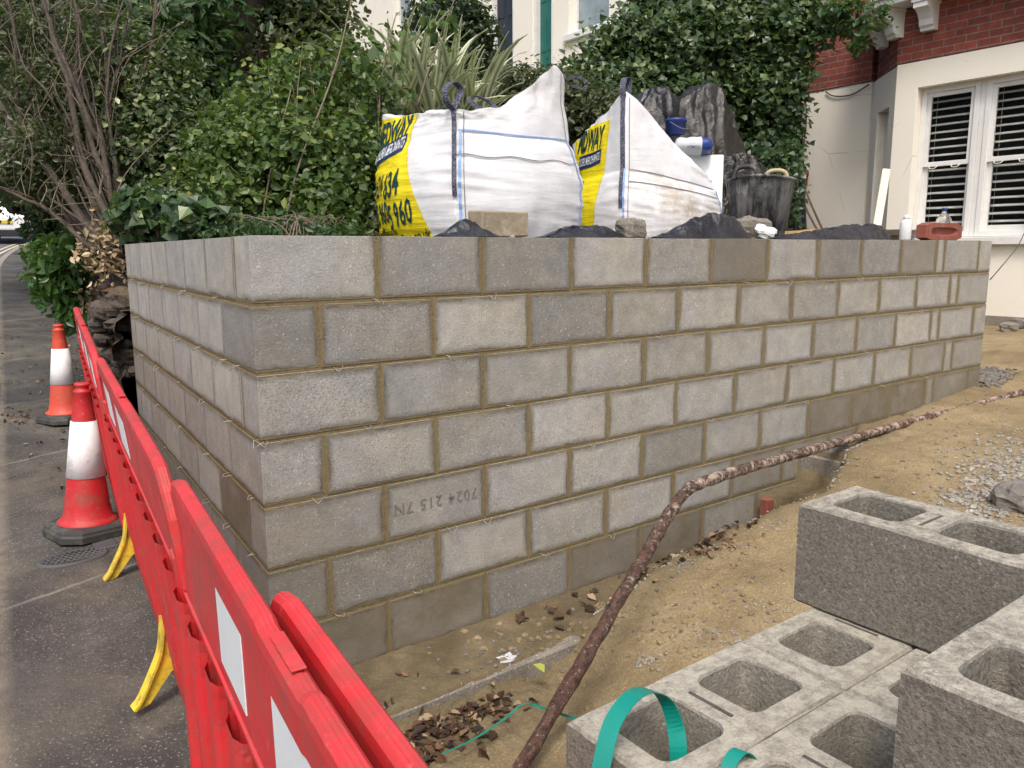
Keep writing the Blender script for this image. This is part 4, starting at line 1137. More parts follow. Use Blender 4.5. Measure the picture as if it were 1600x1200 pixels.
# straps lying over the back rim
def free_strap(bag, pts, w, side):
    m = MB(); ribbon(m, smooth_path(pts, 8), w, side, .004); m.build("lifting_strap", M['strap'], bag)
free_strap(bag1, [at(785, 182, 4.95), at(752, 172, 5.2), at(733, 154, 5.35), at(743, 150, 5.4), at(765, 160, 5.4), at(778, 172, 5.3)], .032, tuple(ey))
free_strap(bag1, [at(700, 178, 5.0), at(712, 168, 5.15), at(708, 160, 5.2), at(690, 168, 5.1)], .03, tuple(ey))
free_strap(bag1, [at(884, 125, 4.75), at(900, 120, 4.85), at(917, 128, 4.9), at(912, 138, 4.9), at(895, 135, 4.85)], .015, tuple(ez))

# second bag
def rim2(t):
    return float(np.interp(t % 4, [0, .12, .3, .55, .8, 1.0, 1.5, 2.5, 3.0, 3.35, 3.7, 3.92, 4], [.54, .50, .40, .25, .14, .08, .06, .14, .26, .36, .46, .53, .54]))+.015*fbm(t*3.0, 7.0)
def st2(t, h):
    return min(1, .12+.9*bump_at(t, .55, .3)*math.exp(-((h-.62)/.22)**2)+.4*bump_at(t, .35, .3)*math.exp(-((h-.95)/.15)**2))
bag2, S2 = bulk_bag("slumped white bulk bag with tall strapped front corner and brown stains", (3.84, 2.0, 1.47), R(13), .475, .62, rim2, .10, st2, 5.2, lean=(-.01, .02), bulge=.09, low=.22)
mb = MB(); T2 = stretch(S2, .62, rim2); V, F = patch(T2, lambda h: 3.1, lambda h: 3.60+.10*h, .03, 1.62, .004); mb.add(V, F, 0, True); mb.build("yellow_print", M['print_yellow'], bag2)
V = []
for j in range(8):
    for i in range(30):
        u = i/29; h = 1.08+.17*j/7+.06*u; V.append(T2(3.22+.43*u, h, .007))
_, F = patch(S2, lambda h: 3.2, lambda h: 3.6, .6, .7, .007, 30, 8)
mb = MB(); mb.add(V, F, 0, True); mb.build("navy_band", M['print_navy'], bag2)
put(bag2, T2, "MEDWAY", 3.43, 1.44, .50, .27, 'print_green', shear=.25, rot=.05, bold=.03)
put(bag2, T2, "BUILDERS MERCHANTS", 3.435, 1.195, .40, .10, 'print_white', .011, rot=.14, bold=.01)
put(bag2, T2, "01634", 3.22, .86, .46, .19, 'print_green', rot=.0)
put(bag2, T2, "295 960", 3.22, .58, .48, .19, 'print_green', rot=.0)
put(bag2, T2, "medwaydhm.co.uk", 3.30, .34, .48, .075, 'print_black', rot=.0, bold=.01)
seam(bag2, S2, L_(.0, .0, 24), L_(.04, 1.0, 24), .014, 'blue_thread', "corner_seam")
seam(bag2, S2, L_(.05, .05, 24), L_(.04, 1.95, 24), .004, 'grey_thread', "stitch_line")
seam(bag2, S2, L_(.05, .95, 40), L_(1.0, 1.0, 40), .005, 'grey_thread', "stitch_line")
seam(bag2, S2, L_(.05, .95, 40), L_(.86, .86, 40), .005, 'grey_thread', "stitch_line")
seam(bag2, S2, L_(.99, .98, 24), L_(.04, 1.0, 24), .014, 'blue_thread', "corner_seam")
strap_loop(bag2, S2, 3.97, .55, 1.93, [ez*.06-ex*.01, ez*.12+ex*.005, ez*.135+ex*.03, ez*.11+ex*.055, ez*.04+ex*.05, -ez*.03+ex*.045], .044)

# ================================================================== heap under black sheeting, and what lies round the bags
def crumple(label, cat, name, c, rx, ry, h, mat, seed, amp=.16, fold=3.0, power=2.4, top=(0, 0), tint=None):
    def fn(u, v):
        ph = 2*math.pi*u; r = v
        d = Vector((math.cos(ph), math.sin(ph), 0))
        rr = r*(1+.12*fbm(d.x*1.5+seed, d.y*1.5, 1.0))
        zz = h*(1-r**power)
        q = 1-abs(mnoise.noise(Vector((d.x*r*fold+seed, d.y*r*fold, zz*fold/max(h, .3)*.7))))*2
        q2 = 1-abs(mnoise.noise(Vector((d.x*r*fold*2.3, d.y*r*fold*2.3+seed, zz*fold*1.4))))*2
        k = amp*(.55*q+.40*q2+.10*(1-2*abs(mnoise.noise(Vector((d.x*r*fold*5, d.y*r*fold*5, zz*fold*3)))))-.3)*min(1, .25+r)
        return (c[0]+d.x*(rr*rx+k*rx)+top[0]*(1-r), c[1]+d.y*(rr*ry+k*ry)+top[1]*(1-r), c[2]+max(0.0, zz*(1+.5*k)+h*.25*k*(1 if r < .95 else 0)))
    mb = MB(); grid(mb, fn, 170, 90, 0, True, closed_u=True)
    mb.f.append(tuple(range(170))[::-1]); mb.mi.append(0); mb.smooth.append(True)
    o = mb.build(name, mat); return tag(o, label, cat)
p = at(1092, 360, 7.5); crumple("tall heap covered with dusty brown-black sheeting behind the second bag", "sheeted heap", "sheeted_heap", (p[0], p[1], 1.55), .47, .40, 1.40, M['tarp'], 3.1, .14, 1.7, 3.4)
p = at(1022, 360, 7.9); crumple("black sheeted hump behind the second bag, left of the dusty brown heap", "sheeted heap", "sheeted_heap", (p[0], p[1], 1.55), .48, .38, 1.45, M['poly'], 8.4, .13, 1.6, 3.4)
p = at(1150, 360, 7.0); crumple("low dusty sheeted mound in front of the ivy, beside the rubber bucket", "sheeted heap", "sheeted_heap", (p[0]-.02, p[1], 1.55), .36, .32, .74, M['tarp'], 5.5, .25, 2.6, 2.6)
def sheet(label, uvs, t0, mat, seed, th=.02, y=.16):
    """rumpled polythene edge folded on top of the wall: outline measured along the wall"""
    mb = MB(); n = len(uvs)
    P = [on(u, v, 1, y) for u, v in uvs]
    xs_ = [q[0] for q in P]; zs_ = [q[2] for q in P]
    def fn(u, v):
        x = xs_[0]+(xs_[-1]-xs_[0])*u; ht = max(.004, float(np.interp(x, xs_, zs_))-WT)
        d = v*2-1; z = WT+.004+ht*(1-abs(d)**1.6)*(1+.15*fbm(x*9+seed, v*3))
        return (x+.01*fbm(v*4, x*6), y+d*(.075+.10*ht)+.035*fbm(x*7+seed, v*2.5)*(1-abs(d))+.0, z+.010*mnoise.noise(Vector((x*30, v*7, seed)))*(1-abs(d)))
    grid(mb, fn, 50, 16, 0, False); return tag(mb.build("polythene_sheet", mat), label, "plastic sheet")
sheet("small black polythene fold peeking over the wall left of the loose block", [(688, 370), (705, 355), (722, 343), (745, 348), (768, 366)], 0, M['poly'], 1)
sheet("black polythene strip on the wall between the two bulk bags", [(850, 371), (872, 358), (900, 354), (945, 355), (972, 371)], 0, M['poly'], 4)
sheet("large folded black polythene sheet on the wall below the rubber bucket", [(1028, 372), (1060, 355), (1095, 339), (1140, 336), (1150, 345), (1158, 372)], 0, M['poly'], 7)
sheet("long low black polythene edge on the wall in front of the house wall", [(1198, 371), (1240, 366), (1300, 356), (1340, 352), (1374, 351), (1376, 372)], 0, M['poly'], 9, y=.2)
def onwall(u, v, y=.11): return on(u, v, 1, y)
def lump(name, label, cat, u0, u1, vt, mat, y=.11, dep=.1, jit=.006, rz=0.0, vb=372):
    a = onwall(u0, vb, y); b = onwall(u1, vb, y); top = onwall((u0+u1)/2, vt, y)[2]
    mb = MB(); cbox(mb, ((a[0]+b[0])/2, y+dep/2, (WT+.002+top)/2), (b[0]-a[0], dep, top-WT-.002), .006, Matrix.Rotation(rz, 3, 'Z'), jit=jit)
    return mb, (a, b, top)
mb, _ = lump("", "", "", 752, 825, 328, None, dep=.1)
rock(mb, onwall(800, 371, .105), (.012, .02, .012), 3)
tag(mb.build("cut_block", simple("sandy cut block", (0.30, 0.255, 0.18), (0.20, 0.165, 0.115), 14, 0.9, 0.7, 90, 0.004, dirt=(0.45, 0.41, 0.33), dscale=9)), "sandy cut piece of block standing on the wall in front of the first bulk bag", "cut block")
a = onwall(993, 362); mb = MB(); rock(mb, (a[0], .14, WT+.045), (.088, .07, .062), 6, 10, .22)
tag(mb.build("mortar_lump", M['concrete']), "pale rough lump of concrete on the wall at the foot of the second bag", "concrete lump")
a = onwall(1178, 352, .3); mb = MB(); rock(mb, (a[0], .33, WT+.04), (.16, .12, .11), 9, 12, .3)
tag(mb.build("mortar_lump", M['concrete']), "broken concrete chunk behind the wall in front of the rubber bucket", "concrete lump")
a = onwall(1203, 356, .2); mb = MB(); rock(mb, (a[0], .22, WT+.035), (.07, .05, .045), 12, 8, .4); rock(mb, (a[0]-.05, .23, WT+.06), (.05, .04, .03), 14, 8, .4)
tag(mb.build("plaster_lump", M['foam']), "small bright white lump of plaster beside the broken concrete chunk", "plaster")
# red brick with its oval frog facing out
a = onwall(1447, 372, .12); b = onwall(1503, 372, .12); zt_ = onwall(1475, 348, .12)[2]
root = empty("clay_brick", ((a[0]+b[0])/2, .16, WT), "red clay brick on the wall by the window, its oval frog facing out", "brick")
mb = MB(); W_, H_ = b[0]-a[0], zt_-WT-.002; cxm, czm = (a[0]+b[0])/2, WT+.002+H_/2
ring = []; N = 40
def rect(k, w, h):
    an = 2*math.pi*k/N; cx_, cy_ = math.cos(an), math.sin(an); m = max(abs(cx_)/(w/2), abs(cy_)/(h/2)); return cx_/m, cy_/m
def sup(k, w, h): 
    an = 2*math.pi*k/N; cx_, cy_ = math.cos(an), math.sin(an); return math.copysign(abs(cx_)**.55, cx_)*w/2, math.copysign(abs(cy_)**.8, cy_)*h/2
Ls = [[(cxm+p, .19, czm+q) for p, q in [rect(k, W_, H_) for k in range(N)]], [(cxm+p, .125, czm+q) for p, q in [rect(k, W_, H_) for k in range(N)]], [(cxm+p, .121, czm+q) for p, q in [rect(k, W_-.008, H_-.008) for k in range(N)]],
      [(cxm+p, .121, czm+q) for p, q in [sup(k, W_*.74, H_*.50) for k in range(N)]], [(cxm+p, .145, czm+q) for p, q in [sup(k, W_*.64, H_*.34) for k in range(N)]]]
V = sum(Ls, []); F = [tuple(range(N)), tuple(4*N+k for k in range(N))[::-1]]
for j in range(4):
    for k in range(N): F.append((j*N+k, (j+1)*N+k, (j+1)*N+(k+1) % N, j*N+(k+1) % N))
mb.add(V, F); mb.build("brick_body", M['loose_brick'], root)
# spray can, plastic bottle
a = onwall(1414, 372, .13); hcan = onwall(1414, 337, .13)[2]-WT
root = empty("spray_can", (a[0], .13, WT), "white and blue aerosol can on the wall by the house corner", "spray can")
mb = MB(); revolve(mb, (a[0], .13, WT+.002), [(.033, 0), (.036, .006), (.036, hcan-.05), (.030, hcan-.035), (.018, hcan-.025)], 20); mb.build("can_body", M['can_white'], root)
mb = MB(); revolve(mb, (a[0], .13, WT+hcan-.025), [(.018, 0), (.018, .022), (.012, .03)], 14); mb.build("nozzle", M['white_paint'], root)
mb = MB()
for k in range(10): pass
grid(mb, lambda u, v: (a[0]+.0367*math.cos(-.9+1.0*u), .13+.0367*math.sin(-.9+1.0*u), WT+.012+(hcan-.075)*v), 8, 2); mb.build("blue_label", M['blue'], root)
a = on(1474, 350, 1, .30)
root = empty("plastic_bottle", (a[0], .30, WT+.02), "clear plastic bottle standing behind the red clay brick", "bottle")
nb = NT("bottle plastic"); nb.p.inputs["Transmission Weight"].default_value = .9
mb = MB(); revolve(mb, (a[0], .30, WT-.02), [(.05, 0), (.055, .02), (.055, .12), (.052, .13), (.055, .14), (.05, .18), (.025, .215), (.016, .225), (.016, .24)], 20); mb.build("bottle_body", nb.done((.8, .84, .86), .08, None, .5, IOR=1.3), root)
mb = MB(); revolve(mb, (a[0], .30, WT+.215), [(.018, 0), (.018, .02), (.012, .024)], 14); mb.build("cap", M['blue'], root)
# insulation board, paper sack, blue tub
def slab(name, label, cat, corners, th, mat, root=None):
    P = [np.array(q) for q in corners]; nrm = np.cross(P[1]-P[0], P[3]-P[0]); nrm /= np.linalg.norm(nrm)
    if nrm @ (CP-P[0]) < 0: nrm = -nrm
    c = sum(P)/4; X_ = (P[1]-P[0]+P[2]-P[3])/2; Y_ = (P[3]-P[0]+P[2]-P[1])/2
    Mx = Matrix((Vector(X_).normalized(), Vector(nrm), Vector(Y_).normalized())).transposed()
    mb = MB(); cbox(mb, c-nrm*th/2, (np.linalg.norm(X_), th, np.linalg.norm(Y_)), min(.008, th*.2), Mx)
    o = mb.build(name, mat, root); return tag(o, label, cat) if label else o
slab("insulation_board", "white foam board leaning upright behind the slumped bulk bag", "foam board", [at(1056, 345, 6.75), at(1127, 345, 6.65), at(1131, 241, 6.7), at(1060, 243, 6.8)], .07, M['foam'])
def sack(label, pa, pb, h, d, capmat):
    root = empty("cement_sack", (pa+pb)/2-np.array([0, 0, h/2]), label, "cement sack")
    ax = pb-pa; L = np.linalg.norm(ax); ax = ax/L; up = np.array([0, 0, 1.]); sdv = np.cross(up, ax); sdv /= np.linalg.norm(sdv)
    def fn(u0, u1):
        def g(u, v):
            x = u0+(u1-u0)*u; e = max(0.0, 1-abs(2*x-1)**6)**.5; e = .25+.75*e; an = 2*math.pi*v
            cy, cz = math.cos(an), math.sin(an)
            return tuple(pa+ax*L*x+sdv*d/2*math.copysign(abs(cy)**.8, cy)*(.6+.4*e)+up*h/2*math.copysign(abs(cz)**.8, cz)*e+.012*np.array([fbm(x*5, an), fbm(x*5, an+9), fbm(x*5+4, an)]))
        return g
    mb = MB(); grid(mb, fn(0, .72), 22, 25, 0, True); mb.build("sack_body", M['paper'], root)
    mb = MB(); grid(mb, fn(.722, 1.0), 12, 25, 0, True); mb.build("blue_end", capmat, root)
    return root
rt = sack("grey and white paper cement sack with a blue end, on top of the foam board", at(1054, 229, 6.75), at(1112, 229, 6.7), .14, .34, M['blue'])
v, f = text_mesh("CEMEX", .032, .0006); mb = MB(); o_ = np.array(at(1083, 229, 6.52)); rxv = np.array(cr); 
mb.add([tuple(o_-rxv*p[0]-np.array([0, 0, 1.])*p[1]) for p in v], f); mb.build("lettering", M['print_navy'], rt)
p0 = at(1056, 210, 6.8)
root = empty("plastic_tub", tuple(p0), "small dark blue tub among the sheeting above the cement sack", "tub")
mb = MB(); revolve(mb, p0, [(.075, 0), (.085, .10), (.09, .10), (.09, .125), (.05, .13)], 20); mb.build("tub_body", M['blue'], root)
mb = MB(); tube(mb, smooth_path([p0+np.array([-.085, -.0, .10]), p0+np.array([-.05, -.09, .04]), p0+np.array([.05, -.09, .04]), p0+np.array([.085, 0, .10])], 6), .004, 6); mb.build("handle", M['steel'], root)

# rubber bucket
pb = at(1186, 357, 6.1); zb = WT-.03
root = empty("rubber_bucket", (pb[0], pb[1], zb), "plaster splashed black rubber builder's bucket with two handles", "bucket")
zr = at(1186, 281, 6.1)[2]-zb
mb = MB()
prof = [(.165, 0), (.172, .01)]+[(.175+.072*q, zr*q) for q in (.15, .3, .5, .7, .85, .96)]+[(.262, zr-.012), (.266, zr), (.258, zr+.006), (.246, zr-.01), (.20, .12), (.15, .1)]
revolve(mb, (0, 0, 0), prof, 40, fn=lambda x, y, z: (pb[0]+x*(1+.03*fbm(x*4, y*4, z*3)), pb[1]+y, zb+z+.012*math.sin(2*math.atan2(y, x)+.6)*(z/zr))); mb.build("bucket_body", M['bucket'], root)
vd = np.array([pb[0]-CP[0], pb[1]-CP[1], 0]); vd /= np.linalg.norm(vd); vr = np.array([vd[1], -vd[0], 0])
ctr = np.array([pb[0], pb[1], zb+zr])
for sg, mt, nm in ((-1, 'bucket', 0), (1, 'bucket_lime', 1)):
    c0 = ctr+vr*.11*sg*1.0+vd*(-.20 if sg < 0 else .20)
    hw = .085
    pts = [c0-vr*hw+ez*-.01, c0-vr*hw*.85+ez*.05, c0-vr*hw*.4+ez*.075, c0+vr*hw*.4+ez*.075, c0+vr*hw*.85+ez*.05, c0+vr*hw-ez*.01]
    mb = MB(); tube(mb, smooth_path(pts, 5), .017, 8); mb.build("handle", M[mt], root)
mb = MB()
grid(mb, lambda u, v: (pb[0]+(.267-.015*v)*math.cos(.4+2.0*u), pb[1]+(.267-.015*v)*math.sin(.4+2.0*u), zb+zr+.014-.004*v+.012*math.sin(2*(.4+2.0*u)+.6)), 24, 4, 0, True)
mb.build("plaster_rim", M['bucket_lime'], root)
# sand patch, steel strips, sticks
mb = MB(); p = at(1250, 362, 6.9)
rock(mb, (p[0], p[1]-.1, 1.50), (.75, .55, .20), 4, 16, .12, smooth=True)
tag(mb.build("sand_heap", M['yellow_sand']), "low heap of yellow builders' sand in front of the cream house wall", "sand heap")
# ================================================================== terraced house with the bay window
XB, XM = 8.30, 8.95
house = empty("terraced_house", (XM, 1.5, .68), "cream rendered house with red brick band and white bay window at right", "house")
def wbox(mb, x0, x1, y0, y1, z0, z1, bev=.003): cbox(mb, ((x0+x1)/2, (y0+y1)/2, (z0+z1)/2), (x1-x0, y1-y0, z1-z0), bev)
def fpoly(mb, poly, z0, z1): prism(mb, poly, z0, z1, lambda a, b, d: (a, b, d))
ZL, ZT = .35, 3.545          # foot of the render, underside of the brickwork
WY0, WY1, WZ0, WZ1 = .85, 2.15, 1.63, 3.265
mb = MB()
# bay front: piers, below and above the window
wbox(mb, XB, XB+.24, WY1, 2.40, ZL, ZT); wbox(mb, XB, XB+.24, .60, WY0, ZL, ZT)
wbox(mb, XB, XB+.24, WY0+.0, WY1, ZL, WZ0-.09, .001); wbox(mb, XB, XB+.24, WY0, WY1, WZ1, ZT, .001)
# bay cheeks, each with a tall narrow recess
def cheek(y_f, y_m, sg):
    A = np.array([XB+.012, y_f+.0*sg]); B = np.array([XM+.05, y_m]); d = (B-A); L = np.linalg.norm(d); d /= L; n = np.array([-d[1], d[0]])*(-sg)
    if n[0] > 0: n = -n
    def q(a0, a1, z0, z1, dep=0.0, th=.2):
        pts = [A+d*a0-n*dep, A+d*a1-n*dep, A+d*a1-n*(dep+th), A+d*a0-n*(dep+th)]
        fpoly(mb, [tuple(p) for p in pts], z0, z1)
    q(0, .24*L, ZL, ZT); q(.72*L, L, ZL, ZT); q(.24*L, .72*L, 3.14, ZT); q(.24*L, .72*L, ZL, 1.6); q(.24*L, .72*L, 1.6, 3.14, .10, .06)
cheek(2.395, 3.07, 1); cheek(.605, -.07, -1)
mb.build("bay_wall", M['render'], house)
mb = MB(); wbox(mb, XM, XM+.3, 3.06, 6.9, .3, 3.553); wbox(mb, XM, XM+.3, -7, -.06, .3, 3.553)
mb.build("main_wall", M['render'], house)
bay = lambda o: [(XM+.1, 3.07+o), (XB-o, 2.40+o*.5), (XB-o, .60-o*.5), (XM+.1, -.07-o)]
mb = MB(); fpoly(mb, bay(.006)[::-1], 3.553, 4.13); mb.build("bay_brickwork", M['brick'], house)
mb = MB(); wbox(mb, XM-.012, XM+.3, 3.06, 6.9, 3.556, 9.0); wbox(mb, XM-.012, XM+.3, -7, -.06, 3.556, 9.0); wbox(mb, XM-.010, XM+.3, -.06, 3.06, 5.9, 9.0)
mb.build("upper_brickwork", M['brick'], house)
mb = MB(); fpoly(mb, bay(.30)[::-1], 4.135, 4.20); fpoly(mb, bay(.34)[::-1], 4.203, 4.26); fpoly(mb, bay(.02)[::-1], 4.262, 5.9)
mb.build("cornice", M['white_paint'], house)
def corbel(p, nx, ny):
    n = np.array([nx, ny, 0.]); n /= np.linalg.norm(n); s = np.array([-n[1], n[0], 0.])
    pf = [(-.01, .0), (.27, .0), (.27, -.09), (.22, -.10), (.17, -.135), (.13, -.19), (.12, -.25), (.09, -.27), (.085, -.30), (-.01, -.30)]
    mb = MB(); prism(mb, pf, -.075, .075, lambda a, b, d: tuple(np.array(p)+n*a+s*d+np.array([0, 0, b])))
    prism(mb, [(-.01, -.002), (.285, -.002), (.285, -.035), (-.01, -.035)], -.09, .09, lambda a, b, d: tuple(np.array(p)+n*a+s*d+np.array([0, 0, b])))
    mb.build("corbel", M['white_paint'], house)
corbel((XB-.004, 2.05, 4.133), -1, 0); corbel((XB+.02, 2.42, 4.133), -.9, .45); corbel((XB+.30, 2.72, 4.133), -.7, .7); corbel((XB-.004, .95, 4.133), -1, 0)
mb = MB(); wbox(mb, XB-.07, XB+.16, WY0-.06, WY1+.06, WZ0-.088, WZ0-.005, .006); mb.build("window_sill", M['white_paint'], house)
# two sash windows, frame > panes and blinds
for (y0, y1) in ((1.53, WY1-.002), (WY0+.002, 1.47)):
    mb = MB(); xf = XB+.12
    wbox(mb, xf-.01, xf+.09, y0, y0+.055, WZ0, WZ1, .003); wbox(mb, xf-.01, xf+.09, y1-.055, y1, WZ0, WZ1, .003)
    wbox(mb, xf-.012, xf+.09, y0+.055, y1-.055, WZ1-.06, WZ1-.001, .003); wbox(mb, xf-.012, xf+.09, y0+.055, y1-.055, WZ0, WZ0+.06, .003)
    zm = 2.435
    wbox(mb, xf+.012, xf+.05, y0+.055, y1-.055, zm-.025, zm+.025, .003)           # meeting rail
    for (za, zb_, xo) in ((zm+.025, WZ1-.06, .012), (WZ0+.06, zm-.025, .045)):
        wbox(mb, xf+xo, xf+xo+.035, y0+.055, y0+.10, za, zb_, .002); wbox(mb, xf+xo, xf+xo+.035, y1-.10, y1-.055, za, zb_, .002)
        wbox(mb, xf+xo, xf+xo+.034, y0+.10, y1-.10, (za if za < 2 else zb_-.045), (za+.06 if za < 2 else zb_), .002)
    fr = mb.build("sash_window", M['white_paint'], house)
    for (za, zb_, xo) in ((zm+.025, WZ1-.105, .028), (WZ0+.12, zm-.025, .06)):
        mb = MB(); wbox(mb, xf+xo, xf+xo+.005, y0+.10, y1-.10, za, zb_, .0005); mb.build("pane", M['clear'], fr)
    mb = MB(); z = WZ0+.08
    while z < WZ1-.10:
        cbox(mb, (xf+.125, (y0+y1)/2, z), (.042, y1-y0-.13, .006), .0005, Matrix.Rotation(R(-32), 3, 'Y')); z += .083
    for k in (.2, .8): tube(mb, [(xf+.105, y0+(y1-y0)*k, WZ0+.06), (xf+.105, y0+(y1-y0)*k, WZ1-.06)], .0015, 4)
    mb.build("blind", M['blind'], fr)
    mb = MB()
    for yy in (y0+(y1-y0)*.33, y0+(y1-y0)*.72): tube(mb, smooth_path([(xf+.01, yy-.045, zm-.022), (xf-.01, yy-.03, zm-.045), (xf-.012, yy, zm-.05), (xf-.01, yy+.03, zm-.045), (xf+.01, yy+.045, zm-.022)], 4), .005, 6)
    mb.build("sash_lift", M['white_paint'], fr)
mb = MB(); wbox(mb, XB+.119, XB+.20, 1.472, 1.528, WZ0, WZ1, .003); mb.build("mullion", M['white_paint'], house)
mb = MB(); wbox(mb, XB+.75, XB+.78, .5, 2.5, 1.2, 3.4); mb.build("room_darkness", M['dark_room'], house)
mb = MB(); wbox(mb, XB-.03, XB+.001, .62, 2.38, .55, .80); mb.build("plinth", M['kerb'], house)
# downpipe, cables and the bits on the wall
mb = MB(); tube(mb, [(XM-.09, 4.03, 1.7), (XM-.09, 4.03, 6.5)], .042, 12)
for z in (2.2, 3.3, 4.2): tube(mb, [(XM-.09, 4.03, z), (XM-.09, 4.03, z+.05)], .052, 12)
mb.build("downpipe", M['black_pipe'], house)
def cable(name, label, pts, r=.006, parent=None, mat='black_pipe'):
    mb = MB(); tube(mb, smooth_path(pts, 8), r, 6); o = mb.build(name, M[mat], parent)
    return tag(o, label, "cable") if label else o
cable("cable", None, [on(1290, 143, 0, XM-.02), on(1303, 150, 0, XM-.02), on(1330, 148, 0, XM-.02), on(1358, 132, 0, XM-.03)], .008, house)
cable("cable", None, [on(1266, 95, 0, XM-.03), on(1258, 128, 0, XM-.03), on(1260, 190, 0, XM-.03), on(1255, 225, 0, XM-.03), on(1249, 252, 0, XM-.03)], .007, house)
cable("cable", None, [on(1262, 70, 0, XM-.05), on(1254, 130, 0, XM-.05), on(1247, 170, 0, XM-.05), on(1249, 200, 0, XM-.05)], .006, house)
p = on(1257, 278, 0, XM-.04); root = empty("drain_socket", tuple(p), "terracotta drain socket fixed to the cream wall above the two brown sticks", "drain pipe")
mb = MB(); revolve(mb, (p[0]-.02, p[1], p[2]-.10), [(.05, 0), (.055, .03), (.055, .12), (.065, .125), (.065, .19), (.05, .19)], 16); mb.build("socket", M['terracotta'], root)
for i, (ua, va, ub, vb) in enumerate([(1256, 290, 1284, 356), (1253, 312, 1276, 357)]):
    pa, pb_ = on(ua, va, 0, XM-.05), on(ub, vb, 0, XM-.45); mb = MB(); tube(mb, [pa, (pa+pb_)/2+np.array([.0, .01, .0]), pb_], .014, 6, wob=.1)
    tag(mb.build("timber_stick", M['wood']), ["longer brown timber stick leaning on the cream wall under the drain socket", "shorter brown timber stick leaning on the cream wall, left of the longer one"][i], "stick")
tops = [(1236, 196), (1241, 188), (1247, 194), (1232, 205), (1251, 210)]
root = empty("steel_strip_bundle", tuple(on(1250, 356, 0, XM-.5)), "bundle of dark grey steel strips leaning in the corner by the downpipe", "steel strips")
for i, (u, v) in enumerate(tops):
    pa, pb_ = on(u, v, 0, XM-.80), on(1243+i*3.5, 358, 0, XM-1.05-.03*i); mb = MB(); ribbon(mb, [pa, pb_], .055, (0.3, 1, 0), .022); mb.build("strip", M['steel' if i % 2 else 'black_pipe'], root)
slab("white_plank", "short flaking white plank leaning against the corner of the bay", "plank", [at(1364, 352, 8.1), at(1378, 352, 8.1), at(1392, 264, 8.45), at(1380, 262, 8.45)], .03, M['plank'])
cable("loose_wire", "thin dark wire dangling beside the wall's right end below the window", [on(1606, 352, 1, .6), on(1590, 385, 1, .45), on(1566, 415, 1, .2), on(1547, 437, 1, .03)], .004)

# ================================================================== house further up the street
XH = 9.20
house2 = empty("terraced_house", (XH, 11.5, 1.5), "pale cream house beyond the garden with dark and green front doors", "house")
mb = MB()
ops = [(8.05, 9.10, 5.36, 7.1), (9.55, 10.15, 4.4, 7.2), (10.75, 11.55, 4.4, 7.2), (13.6, 14.3, 5.4, 8.2), (14.75, 15.6, 5.4, 8.2)]
ycut = sorted([7.0, 20.0]+[q for o in ops for q in o[:2]])
for y0, y1 in zip(ycut[:-1], ycut[1:]):
    o = next((o for o in ops if abs(o[0]-y0) < 1e-6), None)
    if o: wbox(mb, XH, XH+.3, y0, y1, .5, o[2], .001); wbox(mb, XH, XH+.3, y0, y1, o[3], 10.5, .001)
    else: wbox(mb, XH, XH+.3, y0, y1, .5, 10.5, .001)
mb.build("front_wall", M['render'], house2)
mb = MB(); prism(mb, [(XH-.3, 10.5), (XH+4, 13.5), (XH+8, 10.5)], 7.0, 20.0, lambda a, b, d: (a, d, b)); mb.build("roof", M['black_trim'], house2)
def win(y0, y1, z0, z1):
    mb = MB(); x = XH+.14
    wbox(mb, x, x+.08, y0, y0+.07, z0, z1); wbox(mb, x, x+.08, y1-.07, y1, z0, z1); wbox(mb, x, x+.078, y0+.07, y1-.07, z0, z0+.09); wbox(mb, x, x+.078, y0+.07, y1-.07, z1-.08, z1); wbox(mb, x+.005, x+.075, y0+.07, y1-.07, (z0+z1)/2-.03, (z0+z1)/2+.03)
    f_ = mb.build("window", M['white_paint'], house2)
    mb = MB(); wbox(mb, x+.04, x+.046, y0+.07, y1-.07, z0+.09, z1-.08, .001); mb.build("pane", simple("net curtained glass", (.30, .36, .38), (.16, .20, .22), 3, .1, .0), f_)
    mb = MB(); wbox(mb, XH-.08, XH+.139, y0-.08, y1+.08, z0-.11, z0-.002, .006); mb.build("sill", M['white_paint'], f_)
win(8.05, 9.10, 5.36, 7.1); win(13.6, 14.3, 5.4, 8.2); win(14.75, 15.6, 5.4, 8.2)
for (y0, y1, mt) in ((9.55, 10.15, 'door_green'), (10.75, 11.55, 'door_dark')):
    mb = MB(); x = XH+.13; w = y1-y0
    wbox(mb, x, x+.06, y0+.07, y1-.07, 4.4, 7.2)
    for zz in (4.55, 5.25, 6.15):
        for k in (0, 1): wbox(mb, x-.012, x+.002, y0+.07+w*.08+k*(w-.14)*.5, y0+.07+w*.08+k*(w-.14)*.5+(w-.14)*.32, zz, zz+.6, .004)
    d_ = mb.build("front_door", M[mt], house2)
    mb = MB(); wbox(mb, XH+.02, x+.07, y0, y0+.068, 4.4, 7.2); wbox(mb, XH+.02, x+.07, y1-.068, y1, 4.4, 7.2); mb.build("door_frame", M['white_paint'], d_)
    mb = MB(); rock(mb, (x-.03, y0+.14, 5.35), (.03, .03, .03), 1, 8, 0, smooth=True); mb.build("handle", M['steel'], d_)
mb = MB(); wbox(mb, XH-1.2, XH-.001, 8.0, 16.5, 1.0, 4.38); mb.build("entrance_terrace", M['kerb'], house2)

